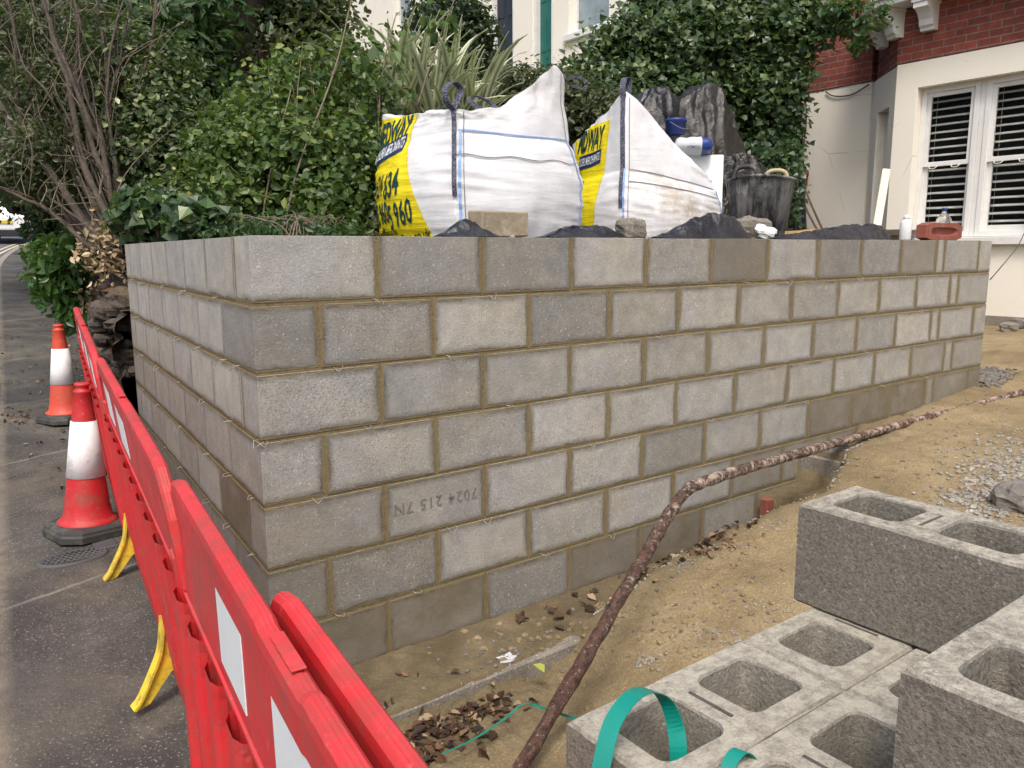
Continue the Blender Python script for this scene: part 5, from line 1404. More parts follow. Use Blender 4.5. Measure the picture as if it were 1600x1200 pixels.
# ================================================================== planting
def leaf_mesh(P, Nrm, size, aspect, tint, fold=.25, shape='leaf', droop=0.0):
    """P (n,3) positions, Nrm (n,3) leaf normals, size (n,), tint (n,) -> vertices, faces, tint"""
    n = len(P); rng = RNG
    r = rng.normal(size=(n, 3)); r[:, 2] -= droop
    Nn = Nrm/np.maximum(1e-6, np.linalg.norm(Nrm, axis=1))[:, None]
    ax = r-Nn*(r*Nn).sum(1)[:, None]; ax /= np.maximum(1e-6, np.linalg.norm(ax, axis=1))[:, None]
    bx = np.cross(Nn, ax); s = size[:, None]
    if shape == 'ivy': prof = [(-.5, 0), (-.28, -.55), (.02, -.32), (.5, 0), (.02, .32), (-.28, .55)]
    else: prof = [(-.5, 0), (-.12, -.5*aspect), (.22, -.38*aspect), (.5, 0), (.22, .38*aspect), (-.12, .5*aspect)]
    V = np.zeros((n, 6, 3))
    for k, (a, b) in enumerate(prof):
        V[:, k] = P+ax*s*a+bx*s*b+Nn*s*(abs(b)*fold-(.18*max(0, a)**2 if droop else 0.08*a*a))
    base = np.arange(n)[:, None]*6
    F = np.concatenate([base+np.array([[0, 1, 2, 3]]), base+np.array([[0, 3, 4, 5]])], axis=0)
    return V.reshape(-1, 3), F, np.repeat(tint, 6)
def np_mesh(name, V, F, tint, mat, parent=None):
    me = bpy.data.meshes.new(name); n = len(V); m = len(F); k = F.shape[1]
    me.vertices.add(n); me.vertices.foreach_set("co", V.astype(np.float32).ravel())
    me.loops.add(m*k); me.loops.foreach_set("vertex_index", F.astype(np.int32).ravel())
    me.polygons.add(m); me.polygons.foreach_set("loop_start", (np.arange(m)*k).astype(np.int32))
    me.polygons.foreach_set("use_smooth", np.zeros(m, dtype=bool))
    me.update(calc_edges=True)
    a = me.attributes.new("tint", 'FLOAT', 'POINT'); a.data.foreach_set("value", tint.astype(np.float32))
    me.materials.append(mat); o = bpy.data.objects.new(name, me); COL.objects.link(o)
    if parent is not None: o.parent = parent; o.matrix_parent_inverse = mworld(parent).inverted()
    return o
def cloud(blobs, n, sprays, spread, up=.45, fill=.5):
    """leaf positions and normals gathered in sprays inside ellipsoids; blobs = (centre, (rx,ry,rz), weight)"""
    rng = RNG; w = np.array([b[2]*b[1][0]*b[1][2] for b in blobs]); w = w/w.sum(); Pp = []; Nn = []; Tt = []
    for (c, r, _), q in zip(blobs, w):
        k = max(1, int(sprays*q)); per = max(1, int(n*q/k))
        d = rng.normal(size=(k, 3)); d /= np.linalg.norm(d, axis=1)[:, None]
        rad = fill+(1-fill)*rng.random(k)**.6; rad *= 1+.16*rng.normal(size=k)
        C0 = np.array(c)+d*rad[:, None]*np.array(r)
        st = np.clip(rng.normal(.45, .2, k), 0, 1)
        off = rng.normal(size=(k, per, 3))*spread*np.array([1, 1, .75])
        P_ = C0[:, None]+off; N_ = d[:, None]*.7+np.array([0, 0, up])+rng.normal(size=(k, per, 3))*.5
        T_ = st[:, None]*.6+.4*rng.random((k, per))
        Pp.append(P_.reshape(-1, 3)); Nn.append(N_.reshape(-1, 3)); Tt.append(T_.ravel())
    return np.concatenate(Pp), np.concatenate(Nn), np.concatenate(Tt)
def crown(root, name, blobs, n, sprays, spread, size, mat, aspect=.55, shape='leaf', up=.45, fill=.5, droop=0.0, keep=None, hi=0.0):
    P, N_, T = cloud(blobs, n, sprays, spread, up, fill)
    T = np.clip(T+hi*(RNG.random(len(T)) > .93), 0, 1)
    if keep is not None: m = keep(P); P, N_, T = P[m], N_[m], T[m]
    sz = size*(.5+1.05*RNG.random(len(P))**1.4)
    V, F, t = leaf_mesh(P, N_, sz, aspect, T, .22, shape, droop); return np_mesh(name, V, F, t, mat, root)
def offwall(P):        # nothing grows through the new wall or over its face
    return (P[:, 1] > .30) & ((P[:, 0]-P[:, 1]*SN > .26) | (P[:, 1] > 3.2))
def B(u, v, t, ru, rv, rd=None, w=1.0):
    s = t/FPX; return (at(u, v, t), (ru*s, rd if rd else ru*s, rv*s), w)
def branch(mb, pts, r0, r1, n=7, k=6, wob=.12):
    sp = smooth_path(pts, k); m = len(sp); jr = r0*.6
    sp = [np.array(p)+jr*np.array([fbm(i*.3+p[0], 1.5), fbm(i*.3+p[1], 4.5), fbm(i*.3, 8.5+p[0])]) for i, p in enumerate(sp)]
    tube(mb, sp, [r0+(r1-r0)*i/(m-1) for i in range(m)], n, wob=wob)
def plant(name, label, cat, base, group=None): return empty(name, tuple(base), label, cat, group)

# --- multi-stemmed old shrub leaning over the pavement at the left
sh = plant("leaning_shrub", "old multi-stemmed shrub leaning left over the pavement, bare grey stems rising from the wall end", "shrub", at(185, 388, 5.9))
rs = random.Random(21)
main = [[(196, 392, 5.7), (165, 330, 5.75), (128, 250, 5.8), (112, 140, 5.8), (85, 70, 5.9), (62, -30, 6)],
        [(188, 385, 5.75), (178, 330, 5.8), (160, 235, 5.8), (140, 190, 5.75), (112, 120, 5.7), (90, 75, 5.7), (75, 20, 5.7), (60, -30, 5.7)],
        [(170, 392, 5.8), (130, 345, 5.8), (80, 270, 5.8), (30, 215, 5.8), (0, 160, 5.8), (-30, 80, 5.8)],
        [(195, 400, 5.6), (140, 385, 5.6), (85, 335, 5.6), (40, 310, 5.6), (-20, 285, 5.7)],
        [(180, 380, 6), (150, 320, 6), (95, 240, 6.1), (60, 150, 6.2), (10, 60, 6.2), (-20, -10, 6.2)],
        [(192, 378, 6), (186, 300, 6), (172, 200, 6.1), (168, 100, 6.2), (150, 0, 6.2)],
        [(196, 375, 6.1), (195, 290, 6.2), (205, 180, 6.3), (235, 80, 6.3), (245, -10, 6.4)],
        [(165, 385, 5.9), (100, 330, 6), (55, 250, 6), (30, 170, 6), (25, 60, 6), (5, -20, 6)],
        [(190, 380, 5.9), (172, 300, 5.9), (140, 215, 5.9), (120, 120, 6), (125, 50, 6), (110, -20, 6)],
        [(188, 380, 6), (175, 290, 6.1), (165, 190, 6.1), (185, 110, 6.2), (200, 20, 6.2)],
        [(175, 375, 6.1), (120, 300, 6.2), (75, 200, 6.3), (75, 90, 6.3), (50, 0, 6.4)],
        [(170, 385, 5.8), (115, 320, 5.85), (62, 262, 5.9), (20, 235, 5.9), (-20, 230, 5.9)]]
for i, pth in enumerate(main):
    mb = MB(); r0 = [.030, .022, .034, .020, .030, .024, .02, .026, .026, .018, .02, .016][i]
    branch(mb, [at(*q) for q in pth], r0, r0*.42, 8); mb.build("stem", M['bark'], sh)
for k in range(26):
    a_, b_ = rs.choice(main[:6]), rs.choice(main); f = rs.uniform(.2, .8); m_ = min(len(a_), len(b_))
    ia = np.linspace(0, len(a_)-1, 6); ib = np.linspace(0, len(b_)-1, 6); A_ = np.array(a_, float); B_ = np.array(b_, float)
    pt = [tuple(np.array([np.interp(x, range(len(a_)), A_[:, c]) for c in range(3)])*(1-f)+np.array([np.interp(y, range(len(b_)), B_[:, c]) for c in range(3)])*f) for x, y in zip(ia, ib)]
    pt = [(q[0]+rs.gauss(0, 7)*(i > 0), q[1]+rs.gauss(0, 7)*(i > 0), q[2]+rs.uniform(-.05, .25)*(i > 0)) for i, q in enumerate(pt)]
    mb = MB(); r0 = rs.uniform(.007, .018); branch(mb, [at(*q) for q in pt], r0, r0*.35, 6); mb.build("stem", M['bark'], sh)
mb = MB()
for k in range(200):
    pth = rs.choice(main); j = rs.randrange(1, len(pth)-1); f = rs.random()
    a = np.array(at(*pth[j]))*(1-f)+np.array(at(*pth[j+1]))*f
    d = np.array([rs.uniform(-.5, .45), rs.uniform(-.5, .3), rs.uniform(.0, .8)]); L = rs.uniform(.25, .9)
    d2 = d+np.array([rs.uniform(-.5, .5), rs.uniform(-.5, .5), rs.uniform(-.4, .5)])
    branch(mb, [a, a+d*L*.5, a+d*L*.5+d2*L*.5], rs.uniform(.003, .007), .0015, 5, 4)
mb.build("twigs", M['twig'], sh)
crown(sh, "crown", [B(40, 250, 5.9, 70, 60, .35), B(10, 275, 5.8, 55, 35, .35), B(95, 190, 6.3, 60, 80, .35, .8), B(140, 290, 6.2, 35, 40, .25, .6), B(60, 150, 6.2, 80, 70, .4, .6), B(20, 60, 6.3, 80, 80, .4, .6), B(120, 60, 6.4, 90, 80, .4, .4), B(75, 310, 6.0, 45, 28, .3, .6)], 13500, 1300, .07, .042, M['lf_olive'], .5, fill=.25)
mb = MB()
# --- variegated shrub filling the space behind the stems
def bush(name, label, cat, base, blobs, n, sprays, spread, size, mat, aspect=.55, stems=8, stemmat='bark', sr=.012, **kw):
    o = plant(name, label, cat, base); mb = MB(); b = np.array(base); q = random.Random(int(abs(base[0]*1000)))
    tot = sum(x[2] for x in blobs)
    for k in range(stems):
        c, r, _ = q.choice(blobs); e = np.array(c)+np.array([q.uniform(-.7, .7)*r[0], q.uniform(-.7, .7)*r[1], q.uniform(-.3, .8)*r[2]])
        b2 = b+np.array([q.uniform(-.12, .12), q.uniform(-.12, .12), 0]); m_ = (b2+e)/2+np.array([q.uniform(-.15, .15), q.uniform(-.15, .15), .1])
        branch(mb, [b2, b2*.7+m_*.3+np.array([0, 0, .05]), m_, e], sr, sr*.35, 6, 5)
    mb.build("stems", M[stemmat], o)
    crown(o, "foliage", blobs, n, sprays, spread, size, mat, aspect, **kw)
    return o
bush("variegated_shrub", "dense small-leaved variegated shrub with creamy leaf edges behind the grey stems", "shrub", at(250, 365, 6.6),
     [B(220, 120, 6.7, 95, 75, .5), B(250, 190, 6.6, 100, 70, .5), B(230, 260, 6.5, 90, 70, .45), B(270, 320, 6.3, 70, 50, .4), B(150, 190, 6.9, 80, 100, .5, .6), B(290, 250, 6.6, 50, 60, .4)], 24000, 1100, .085, .05, M['lf_var'], .62, 14, fill=.3, hi=.45)
bush("ground_ivy", "low ivy with broad leaves spilling over behind the return wall's top", "ivy", at(260, 372, 5.4),
     [B(240, 335, 5.5, 45, 35, .25), B(300, 345, 5.3, 50, 25, .22), B(215, 350, 5.7, 25, 25, .2)], 2600, 260, .055, .075, M['lf_ivy'], .9, 5, shape='ivy', keep=offwall, hi=.4)
bush("weeds", "straggly dark weeds and ground cover along the back of the wall below the green shrub", "weeds", at(470, 372, 4.9), [B(430, 362, 5.0, 70, 14, .2), B(530, 362, 4.9, 55, 13, .2), B(480, 350, 5.6, 110, 20, .3), B(340, 362, 5.2, 40, 16, .2)], 3200, 420, .05, .045, M['lf_mid'], .5, 30, 'twig', .004, keep=offwall)
# --- tree with the dark forked trunk
tr = plant("forked_tree", "tree with dark forked trunk standing behind the bright green shrub", "tree", at(352, 330, 8.2))
mb = MB()
branch(mb, [at(348, 350, 8.2), at(345, 250, 8.2), at(352, 150, 8.2), at(358, 60, 8.2), at(356, -40, 8.2)], .155, .105, 14)
branch(mb, [at(352, 110, 8.2), at(378, 60, 8.15), at(400, 10, 8.1), at(425, -50, 8.1)], .11, .075, 12)
branch(mb, [at(352, 200, 8.3), at(335, 120, 8.6), at(330, 40, 8.8)], .10, .06, 10)
mb.build("trunk", M['bark_dark'], tr)
crown(tr, "crown", [B(270, 40, 7.6, 110, 70, .7), B(310, 120, 7.7, 70, 60, .6), B(240, -60, 7.8, 160, 70, .8), B(420, -80, 8.2, 120, 60, .8), B(210, 90, 7.8, 70, 70, .6)], 11000, 900, .12, .115, M['lf_mid'], .42, fill=.3, droop=.7)
# --- bright green shrub
bush("green_shrub", "bright green leafy shrub growing behind the wall corner, left of the first bulk bag", "shrub", at(505, 372, 5.6),
     [B(480, 250, 5.7, 85, 75, .42), B(400, 245, 5.8, 85, 55, .42), B(550, 265, 5.7, 60, 70, .40), B(450, 175, 6.0, 80, 50, .4), B(520, 320, 5.5, 70, 45, .35), B(380, 305, 5.7, 70, 35, .35), B(500, 140, 6.2, 50, 40, .3, .4), B(345, 270, 5.9, 40, 50, .3, .7), B(470, 95, 6.0, 18, 30, .15, .5), B(430, 120, 6.0, 20, 30, .15, .5), B(545, 90, 6.0, 20, 40, .15, .5), B(385, 180, 5.8, 20, 26, .15, .5), B(330, 230, 5.7, 20, 20, .15, .5), B(590, 160, 6.0, 22, 45, .2, .5)], 17500, 700, .10, .053, M['lf_bright'], .68, 46, 'stem_green', .009, fill=.2, keep=offwall, hi=.25)
mb = MB()
for q in [[(440, 372, 5.3), (470, 250, 5.35), (520, 120, 5.5), (545, 20, 5.6), (555, -40, 5.7)], [(405, 370, 5.4), (425, 260, 5.4), (455, 140, 5.5)], [(590, 200, 5.8), (600, 100, 5.9), (620, 20, 6)], [(650, 170, 6), (680, 80, 6), (710, 0, 6)]]:
    branch(mb, [at(*x) for x in q], .008, .004, 6)
cn = plant("bramble_canes", "long thin pale canes arching up through the bright green shrub", "canes", at(440, 372, 5.3)); mb.build("canes", M['twig'], cn)
crown(cn, "leaves", [B(600, 100, 6, 40, 35, .3), B(560, 110, 5.8, 40, 60, .3), B(690, 40, 6, 40, 30, .2, .5)], 260, 90, .07, .075, M['lf_bright'], .65, fill=.3)
# --- dark shrubs, trees and hedges behind
bush("red_leaved_shrub", "small red-brown leaved shrub beside the forked trunk", "shrub", at(420, 200, 9.0), [B(425, 95, 9, 30, 28, .3), B(390, 130, 9, 45, 45, .3), B(385, 175, 8.8, 40, 40, .3)], 2200, 220, .07, .07, M['lf_red'], .6, 8, fill=.3)
bush("olive_shrub", "tall dull olive green shrub behind the red-leaved one", "shrub", at(450, 190, 11), [B(450, 50, 11, 80, 90, .9), B(480, 10, 11, 50, 70, .8), B(420, 140, 11, 80, 70, .8), B(520, 140, 10.5, 70, 60, .7)], 13000, 900, .13, .10, M['lf_olive'], .55, 10, fill=.35)
bush("bay_shrub", "dense dark round shrub in front of the far house's windows", "shrub", at(700, 120, 9.6), [B(700, 40, 9.6, 62, 60, .5), B(690, 100, 9.5, 50, 45, .45), B(735, 75, 9.7, 35, 60, .4)], 9000, 700, .07, .075, M['lf_dark'], .5, 8, fill=.4)
bush("clipped_hedge", "low yellow-green hedge in front of the far house's doors, behind the first bulk bag", "hedge", at(850, 190, 8.6), [B(830, 150, 8.6, 60, 45, .5), B(880, 160, 8.4, 60, 50, .5), B(940, 195, 8.3, 60, 50, .5), B(780, 170, 8.7, 50, 45, .4)], 14000, 1000, .07, .055, M['lf_olive'], .55, 8, fill=.4)
bush("laurel", "glossy green laurel overhanging the pavement at the foot of the leaning shrub", "shrub", at(110, 430, 7.2),
     [B(100, 400, 7.2, 45, 35, .3), B(90, 440, 7.2, 35, 40, .25), B(130, 400, 6.9, 35, 30, .25), B(110, 480, 7.3, 25, 40, .2), B(72, 395, 7.8, 18, 18, .2)], 1700, 240, .06, .105, M['lf_laurel'], .42, 10, fill=.3, droop=.5)
for i, (lb, bl, nn, sz, mt) in enumerate([
    ("dark evergreen tree massed behind the variegated shrub at the upper left", [B(200, 150, 10.5, 190, 130, 1.2), B(130, 20, 10.8, 200, 110, 1.2), B(300, 230, 10, 130, 110, 1.0), B(330, 60, 11, 140, 120, 1.2)], 26000, .13, 'lf_dark'),
    ("dense green tree beside the street at the left edge", [B(-20, 150, 12.5, 110, 120, 1.2), B(20, 250, 12, 75, 70, 1.0), B(-60, 0, 12.5, 160, 120, 1.3)], 15000, .13, 'lf_mid'),
    ("leafy hedge over the pavement's bend, below the leaning shrub", [B(70, 290, 15, 60, 40, 1.0), B(20, 285, 16, 55, 26, .9), B(95, 350, 13, 40, 40, .7), B(85, 390, 13, 20, 35, .5), B(20, 255, 18, 60, 32, .9)], 9000, .12, 'lf_mid'),
    ("tall dark tree behind the forked trunk and the olive shrub", [B(440, 60, 15, 110, 150, 1.6), B(380, 150, 14, 130, 120, 1.4), B(560, 190, 13, 90, 60, 1.0), B(500, 230, 12, 110, 60, 1.0)], 18000, .16, 'lf_dark')]):
    rt = plant("background_tree", lb, "tree" if "hedge" not in lb else "hedge", at([260, 20, 70, 470][i], [330, 330, 400, 300][i], [10.5, 12.5, 15, 14.5][i]))
    mb = MB()
    for (c, r, w) in bl: branch(mb, [np.array(rt.location), (np.array(rt.location)+c)/2+np.array([.1, .1, 0]), c], .09, .03, 8)
    mb.build("trunk", M['bark_dark'], rt)
    crown(rt, "crown", bl, nn, nn//16, .16, sz, M[mt], .5, fill=.3)
# --- flax with striped sword leaves
fx = plant("flax_plant", "variegated flax with long arching cream-striped sword leaves behind the green shrub", "flax", at(655, 190, 7.4))
rf = random.Random(4); V = []; F = []; T_ = []
centers = [(640, 185, 6.7), (600, 170, 6.8), (690, 190, 6.6), (725, 195, 6.8)]
for k in range(210):
    cxy = centers[k % 4] if k < 180 else centers[0]; b = np.array(at(*cxy))+np.array([rf.uniform(-.15, .15), rf.uniform(-.15, .15), -.1])
    az = rf.uniform(0, 2*math.pi); tilt = abs(rf.gauss(.45, .28)); L = rf.uniform(.6, 1.0); w = rf.uniform(.026, .042); bend_ = rf.uniform(.5, 1.9)
    d = np.array([math.cos(az), math.sin(az), 0]); s = np.array([-d[1], d[0], 0]); p = b.copy(); ang = tilt; n = 9; tn = rf.uniform(0, .25); tw = rf.uniform(-.5, .5)
    i0 = len(V)
    for j in range(n+1):
        f = j/n; wj = w*(1-.15*(1-f))*(1 if f < .6 else max(.04, 1-((f-.6)/.4)**1.6))
        up_ = np.array([0, 0, 1.0]); tang = d*math.sin(ang)+up_*math.cos(ang); nr = d*math.cos(ang)-up_*math.sin(ang)
        sv = s*math.cos(tw*f)+nr*math.sin(tw*f)
        for q, tt in ((-1, 1), (-.5, .62), (0, tn), (.5, .62), (1, 1)): V.append(p+sv*w*q*wj/w-nr*(.006*abs(q))); T_.append(tt)
        p = p+tang*L/n; ang += bend_*f/n*1.7
    for j in range(n):
        for q in range(4): F.append((i0+j*5+q, i0+j*5+q+1, i0+(j+1)*5+q+1, i0+(j+1)*5+q))
np_mesh("blades", np.array(V), np.array(F), np.array(T_), M['lf_flax'], fx)

# --- ivy over the side of the terrace
poly = [(885, 128), (925, 85), (975, 35), (1010, -10), (1060, -60), (1290, -60), (1275, 40), (1262, 75), (1252, 120), (1238, 180), (1226, 345), (1150, 345), (1090, 330), (985, 330), (940, 250), (900, 190)]
def inside(u, v):
    c = np.zeros(len(u), bool); j = len(poly)-1
    for i in range(len(poly)):
        (x1, y1), (x2, y2) = poly[i], poly[j]
        m = ((y1 > v) != (y2 > v)) & (u < (x2-x1)*(v-y1)/(y2-y1+1e-9)+x1); c ^= m; j = i
    return c
iv = plant("ivy", "great mass of dark glossy ivy hanging between the far house and the bay-windowed house", "ivy", at(1120, 345, 9.2))
def ivy_t(u, v):
    return 9.1+.0*u+np.array([.45*fbm(a*.011, b*.013, 2.0, 4) for a, b in zip(u, v)])+.35*np.clip((v-130)/200, 0, 1)-.5*np.clip((1250-u)/400, 0, 1)
k = 2600; u = RNG.uniform(870, 1290, k*2); v = RNG.uniform(-70, 345, k*2); m = inside(u+RNG.normal(size=k*2)*7, v+RNG.normal(size=k*2)*7); u, v = u[m], v[m]
t = ivy_t(u, v)
C0 = np.array([at(a, b, c) for a, b, c in zip(u, v, t)]); per = 17
off = RNG.normal(size=(len(C0), per, 3))*np.array([.085, .085, .11]); P = (C0[:, None]+off).reshape(-1, 3)
vw = -(np.array([cf])); Nn = vw*.55+np.array([0, 0, .45])+RNG.normal(size=(len(P), 3))*.42
Tn = np.clip(np.repeat(np.clip(RNG.normal(.46, .22, len(C0)), 0, 1), per)*.65+.35*RNG.random(len(P))+.15*(np.repeat(v, per) < 150), 0, 1)
V, F, tt = leaf_mesh(P, Nn, .066*(.5+.95*RNG.random(len(P))), .9, Tn, .12, 'ivy', droop=.9); np_mesh("foliage", V, F, tt, M['lf_ivy'], iv)
mb = MB()
def back(a, b):
    vv = -55+395*b; qs = np.linspace(870, 1290, 120); row = qs[inside(qs, np.full(120, vv))]
    u0, u1 = (row[0]+14, row[-1]-16) if len(row) else (1000, 1001)
    uu = u0+(u1-u0)*a; return tuple(at(uu, vv, float(ivy_t(np.array([uu]), np.array([vv]))[0])+.32))
grid(mb, back, 40, 40, 0, True); N0 = len(mb.v)
grid(mb, lambda a, b: tuple(np.array(back(a, b))+cf*.25), 40, 40, 0, True)
mb.build("stems", M['bark_dark'], iv)
# climber trailing over the corbels
bush("climber", "thin leafy climber trailing over the white corbels of the bay", "climber", at(1290, 60, 8.9), [B(1320, 20, 8.6, 45, 25, .2), B(1345, 50, 8.5, 25, 30, .12), B(1375, 15, 8.3, 25, 18, .12, .6), B(1290, 40, 8.8, 25, 40, .2), B(1335, 75, 8.55, 8, 14, .05), B(1395, 55, 8.15, 8, 8, .05, .5)], 700, 130, .05, .085, M['lf_mid'], .6, 10, 'twig', .004, fill=.2, droop=.5)

# ================================================================== old stone wall, dry leaves, litter, stones
ow = empty("old_stone_wall", (.35, 3.6, .2), "old rough stone garden wall, broken where it meets the new blockwork", "stone wall")
mb = MB()
def ow_f(u, v):
    s = v; y = 3.22+u*9.5; H = (1.12-.25*u)*(1 if u > .02 else .9); x0 = interp(y, [3, 4.2, 5, 7, 12, 17], [.17, .22, .42, .64, 1.08, 1.6])
    z0 = zs(y)-.05; z = z0+H*min(1, s/.75)+.05*fbm(y*2, 3); x = x0+.09*min(1, s/.75)+(.30*max(0, (s-.75)/.25))
    c1 = mnoise.cell_vector(Vector((y*3.6, z*5.2, 1))); d_ = mnoise.voronoi(Vector((y*3.2, z*5.0, x*3)))[0]
    k = min(.06, (d_[1]-d_[0])*.16); return (x-k*1.3+.035*fbm(y*5, z*5, x), y, z+.02*fbm(y*6, z*6))
grid(mb, ow_f, 220, 60, 0, True)
mb.build("stonework", M['stone'], ow)
mb = MB(); rs2 = random.Random(9)
for k in range(30):
    u, v = rs2.uniform(140, 212), rs2.uniform(455, 600); p = at(u, v, 5.35+.1*rs2.random()); s = rs2.uniform(.05, .12); rock(mb, (p[0]+.06, p[1]+.05, p[2]), (s, s*.9, s*rs2.uniform(.45, .8)), k, 8, .3)
mb.build("broken_end", M['stone'], ow)
def litter(name, label, P, size, mat, kind='stuff', flat=.75):
    P = np.array(P); n = len(P); Nn = np.array([0, 0, 1.0])*flat*1.4+RNG.normal(size=(n, 3))*.45
    V, F, t = leaf_mesh(P, Nn, size*(.5+RNG.random(n)), .55, RNG.random(n), .5); o = np_mesh(name, V, F, t, mat); return tag(o, label, "dead leaves", kind=kind)
rl = random.Random(12)
P = []
for k in range(420):
    p = at(rl.gauss(170, 24), rl.gauss(392, 24), 5.55); P.append((p[0]+.0, p[1]+rl.uniform(-.05, .2), p[2]))
litter("dry_leaf_pile", "pale dry leaves and cut twigs heaped at the base of the leaning shrub", P, .05, M['lf_pale'], flat=.2)
P = []
for (u0, v0, su, sv, n) in [(690, 1090, 40, 25, 170), (655, 1125, 25, 30, 110), (745, 1070, 40, 12, 70), (1080, 890, 45, 12, 170), (850, 970, 60, 20, 16), (930, 935, 50, 20, 14), (640, 1050, 30, 8, 8)]:
    for k in range(n):
        q = on(rl.gauss(u0, su), rl.gauss(v0, sv), 2, 0); x, y = float(q[0]), float(q[1])
        if y > -.012 or x < .02 or (x < .97 and y > -.375 and rl.random() < .93): continue
        P.append((x, y, Hsand(x, y)+.006+.010*rl.random()))
litter("leaf_litter", "brown dead leaves gathered along the trench and the concrete ledge", P, .040, M['lf_dead'])
P = [(rl.uniform(kx(3)+.1, .0)+.02*y, y, zs(y)+.02) for y in [rl.uniform(2.5, 9) for k in range(110)]]
P += [(x, y, zs(y)+.02) for x, y in [(rl.gauss(-.26, .12), rl.gauss(4.6, .15)) for k in range(60)]]+[(x+.085*y, y, zs(y)+.022) for x, y in [(rl.gauss(-.12, .08), rl.uniform(4, 10)) for k in range(160)]]
litter("leaf_debris", "small dead leaves and twigs scattered over the pavement near the far cone", P, .03, M['lf_dead'])
P = [at(172+rl.gauss(0, 16), 500+rl.gauss(0, 30), 5.5) for k in range(70)]+[at(150+rl.gauss(0, 14), 470+rl.gauss(0, 12), 5.6) for k in range(60)]
litter("hanging_debris", "dark dry plant debris caught on top of the broken stone wall", P, .05, M['lf_dead'], flat=.1)
def ground_leaf(label, u, v, size, mat, cat="leaf", name="fallen_leaf"):
    q = on(u, v, 2, 0); 
    for _ in range(6): q = on(u, v, 2, Hsand(float(q[0]), float(q[1])))
    V, F, t = leaf_mesh(np.array([[q[0], q[1], q[2]+.015]]), np.array([[.15, -.25, 1.0]]), np.array([size]), .8, np.array([.6]), .5); return tag(np_mesh(name, V, F, t, mat), label, cat)
ground_leaf("yellow-green leaf lying on the sand left of the rusty pipe", 842, 1050, .055, M['lf_lime'])
ground_leaf("reddish brown curled leaf on the sand near the wall foot, left of the pipe", 812, 972, .06, M['lf_dead'])
ground_leaf("long brown leaf on the sand between the wall foot and the pipe", 873, 968, .06, M['lf_dead'])
ground_leaf("pale split leaf on the litter beside the concrete ledge", 665, 1128, .06, M['lf_pale'])
q = on(793, 1040, 2, -.03); mb = MB(); rock(mb, (q[0], q[1], q[2]+.02), (.05, .032, .022), 22, 12, .75)
tag(mb.build("plastic_scrap", M['paper']), "crumpled white plastic scrap lying on the ground beside the ledge", "litter")
def field(name, label, cat, uvs, n, smin, smax, mat, lift=.0, kind='stuff', seed=1):
    r_ = random.Random(seed); mb = MB()
    for k in range(n):
        u0, v0, su, sv = r_.choice(uvs); q = on(r_.gauss(u0, su), r_.gauss(v0, sv), 2, .2)
        u_, v_ = r_.gauss(u0, su), r_.gauss(v0, sv); q = on(u_, v_, 2, .2)
        for _ in range(7): q = on(u_, v_, 2, Hsand(float(q[0]), min(-.03, float(q[1]))))
        if q[1] > -.03 and q[0] < 5.3: continue
        if q[0] > 12 or q[0] < .2 or q[1] < -6: continue
        s = r_.uniform(smin, smax); rock(mb, (q[0], q[1], Hsand(q[0], min(q[1], -.03))+s*.25+lift), (s, s*r_.uniform(.6, 1), s*r_.uniform(.5, .8)), k % 17, 5, .35)
    return tag(mb.build(name, mat), label, cat, kind=kind)
field("chalk_gravel", "scatter of white chalk rubble and gravel on the sand at the right edge", "gravel", [(1560, 740, 40, 28), (1590, 715, 30, 25), (1520, 770, 26, 14), (1575, 770, 30, 16), (1540, 755, 45, 30)], 1300, .004, .016, M['chalk'], seed=2)
field("chalk_crumbs", "white crumbs along the trench lip and in front of the block pack", "gravel", [(1215, 820, 22, 9), (1130, 860, 25, 7), (1060, 885, 20, 6), (1200, 955, 28, 14), (1130, 995, 40, 12), (1330, 745, 50, 20), (1012, 1035, 12, 6)], 300, .003, .009, M['chalk'], seed=3)
mb = MB(); r_ = random.Random(8)
for k in range(420):
    x = r_.uniform(1.25, 3.35); y = trench_edge(x)+.035*fbm(x*4, 3.3)+.012*fbm(x*15, 1.1)-.03+r_.gauss(0, .012); s_ = r_.uniform(.003, .010)
    rock(mb, (x, y, Hsand(x, y)+s_*.2), (s_, s_*.8, s_*.6), k % 13, 5, .35)
tag(mb.build("crust_line", M['chalk']), "broken white crust along the lip of the trench beside the wall", "crumbs", kind='stuff')
field("gravel_heap", "low patch of grey and white gravel at the foot of the wall's right end", "gravel", [(1555, 585, 16, 6), (1545, 590, 10, 6)], 300, .008, .024, M['flint'], seed=4)
field("sand_clods", "small clods of damp sand scattered over the sandy ground", "clods", [(900, 980, 140, 40), (1100, 930, 140, 50), (1400, 740, 90, 40), (1480, 640, 70, 40), (1000, 1000, 120, 40)], 420, .004, .020, M['sand'], lift=-.004, seed=6)
field("small_stones", "small stones and clods scattered over the sandy ground", "gravel", [(900, 960, 120, 40), (1100, 930, 120, 50), (1400, 730, 90, 40), (1500, 640, 60, 40), (760, 1040, 70, 40)], 260, .004, .012, M['flint'], seed=5)
for i, (u, v, s, lb, mt) in enumerate([(1590, 790, .11, "rounded grey boulder at the right edge behind the standing hollow block", 'flint'), (1572, 806, .075, "smaller grey stone in front of the rounded boulder at the right edge", 'flint'), (1545, 795, .07, "brown stone between the chalk rubble and the grey boulder", 'stone'),
                                       (1576, 517, .09, "pale rounded stone on the ground at the foot of the house", 'concrete'), (1592, 512, .10, "dark flat stone leaning beside the pale one at the house foot", 'flint')]):
    q = on(u, v, 2, .45)
    for _ in range(7): q = on(u, v, 2, Hsand(float(q[0]), min(-.03, float(q[1]))))
    mb = MB(); rock(mb, (q[0], q[1], q[2]+s*.3), (s*1.2, s, s*.75), 30+i, 12, .25); tag(mb.build("loose_stone", M[mt]), lb, "stone")

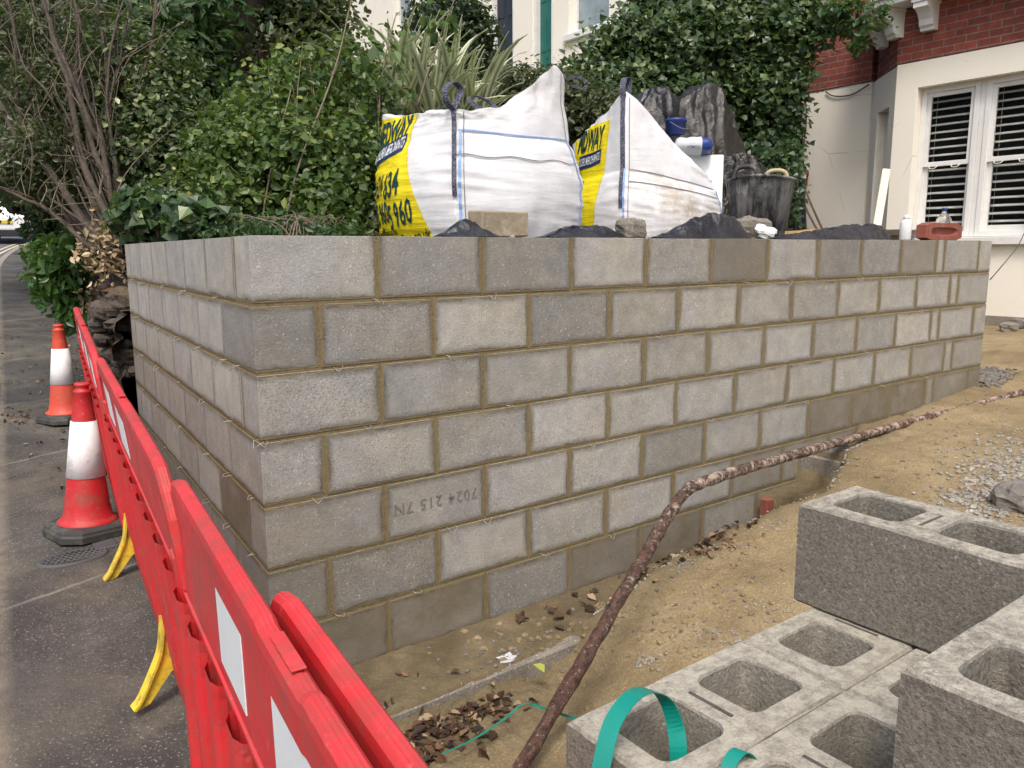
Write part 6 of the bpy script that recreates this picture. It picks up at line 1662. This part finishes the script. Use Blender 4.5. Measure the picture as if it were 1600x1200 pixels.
# ================================================================== parked car up the street
cy_ = 30.6; cxr = float(at(8, 374, 28.0)[0]); cz = zs(cy_)-.09; ang = math.atan(.0855+.012*(cy_-17)); slp = math.atan(.065)
car = empty("parked_car", (cxr, cy_, cz), "white hatchback seen from behind with a yellow number plate, far up the street", "car")
Mc = Matrix.Rotation(-ang, 3, 'Z') @ Matrix.Rotation(slp, 3, 'X')
cfn = lambda x, y, z: tuple(Mc @ Vector((x, y, z))+Vector((cxr, cy_, cz)))
prof = [(0, .30), (-.02, .55), (.0, .92), (.10, 1.05), (.34, 1.44), (.7, 1.50), (1.7, 1.48), (2.2, 1.30), (2.75, .98), (3.5, .88), (3.9, .70), (3.95, .32)]
mb = MB(); sec = []
for k, (wx, ins) in enumerate([(-.87, .10), (-.86, .0), (.86, .0), (.87, .10)]): pass
V = []; n = len(prof)
for wx, sc_ in ((-.80, .96), (-.87, 1.0), (.87, 1.0), (.80, .96)):
    for (y, z) in prof:
        tw = 1.0 if z < 1.0 else 1.0-.24*(z-1.0)/.5
        zz = z if abs(wx) < .85 else z-.02; V.append(cfn(wx*tw*sc_ if abs(wx) < .85 else wx*tw, y+(0 if abs(wx) < .85 else .03 if y < 1 else -.03), zz))
V = V[:2*n][::-1][:0]+V
F = []
order = [1, 0, 3, 2]
for j in ((0, 3), (0, 1), (3, 2)):
    for i in range(n):
        a, b = j; F.append((a*n+i, a*n+(i+1) % n, b*n+(i+1) % n, b*n+i))
F += [tuple(n+i for i in range(n)), tuple(2*n+i for i in range(n))[::-1]]
mb.add(V, F); mb.build("car_body", M['car_paint'], car)
def cpart(name, mat, x0, x1, y0, y1, z0, z1, bev=.02): mb = MB(); cbox(mb, ((x0+x1)/2, (y0+y1)/2, (z0+z1)/2), (x1-x0, y1-y0, z1-z0), bev, fn=cfn); return mb.build(name, M[mat], car)
cpart("number_plate", 'plate_yellow', -.26, .26, -.045, -.02, .70, .81, .004)
cpart("rear_bumper", 'black_trim', -.84, .84, -.06, .12, .26, .50)
cpart("tail_lamp", 'lamp_red', -.80, -.62, -.01, .10, .78, 1.0); cpart("tail_lamp", 'lamp_red', .62, .80, -.01, .10, .78, 1.0)
mb = MB(); q = [(-.56, .125, 1.06), (.56, .125, 1.06), (.48, .335, 1.40), (-.48, .335, 1.40)]; mb.add([cfn(x, y-.04, z) for x, y, z in q]+[cfn(x, y-.01, z) for x, y, z in q], [(0, 1, 2, 3), (4, 7, 6, 5), (0, 4, 5, 1), (1, 5, 6, 2), (2, 6, 7, 3), (3, 7, 4, 0)]); mb.build("rear_window", M['glass'], car)
for sx in (-.78, .78):
    for yy in (.62, 3.1):
        m = MB(); tube(m, [cfn(sx-.1, yy, .31), cfn(sx+.1, yy, .31)], .31, 20); w_ = m.build("wheel", M['black_trim'], car)
        m = MB(); tube(m, [cfn(sx-.105, yy, .31), cfn(sx+.105, yy, .31)], .19, 14); m.build("rim", M['steel'], w_)
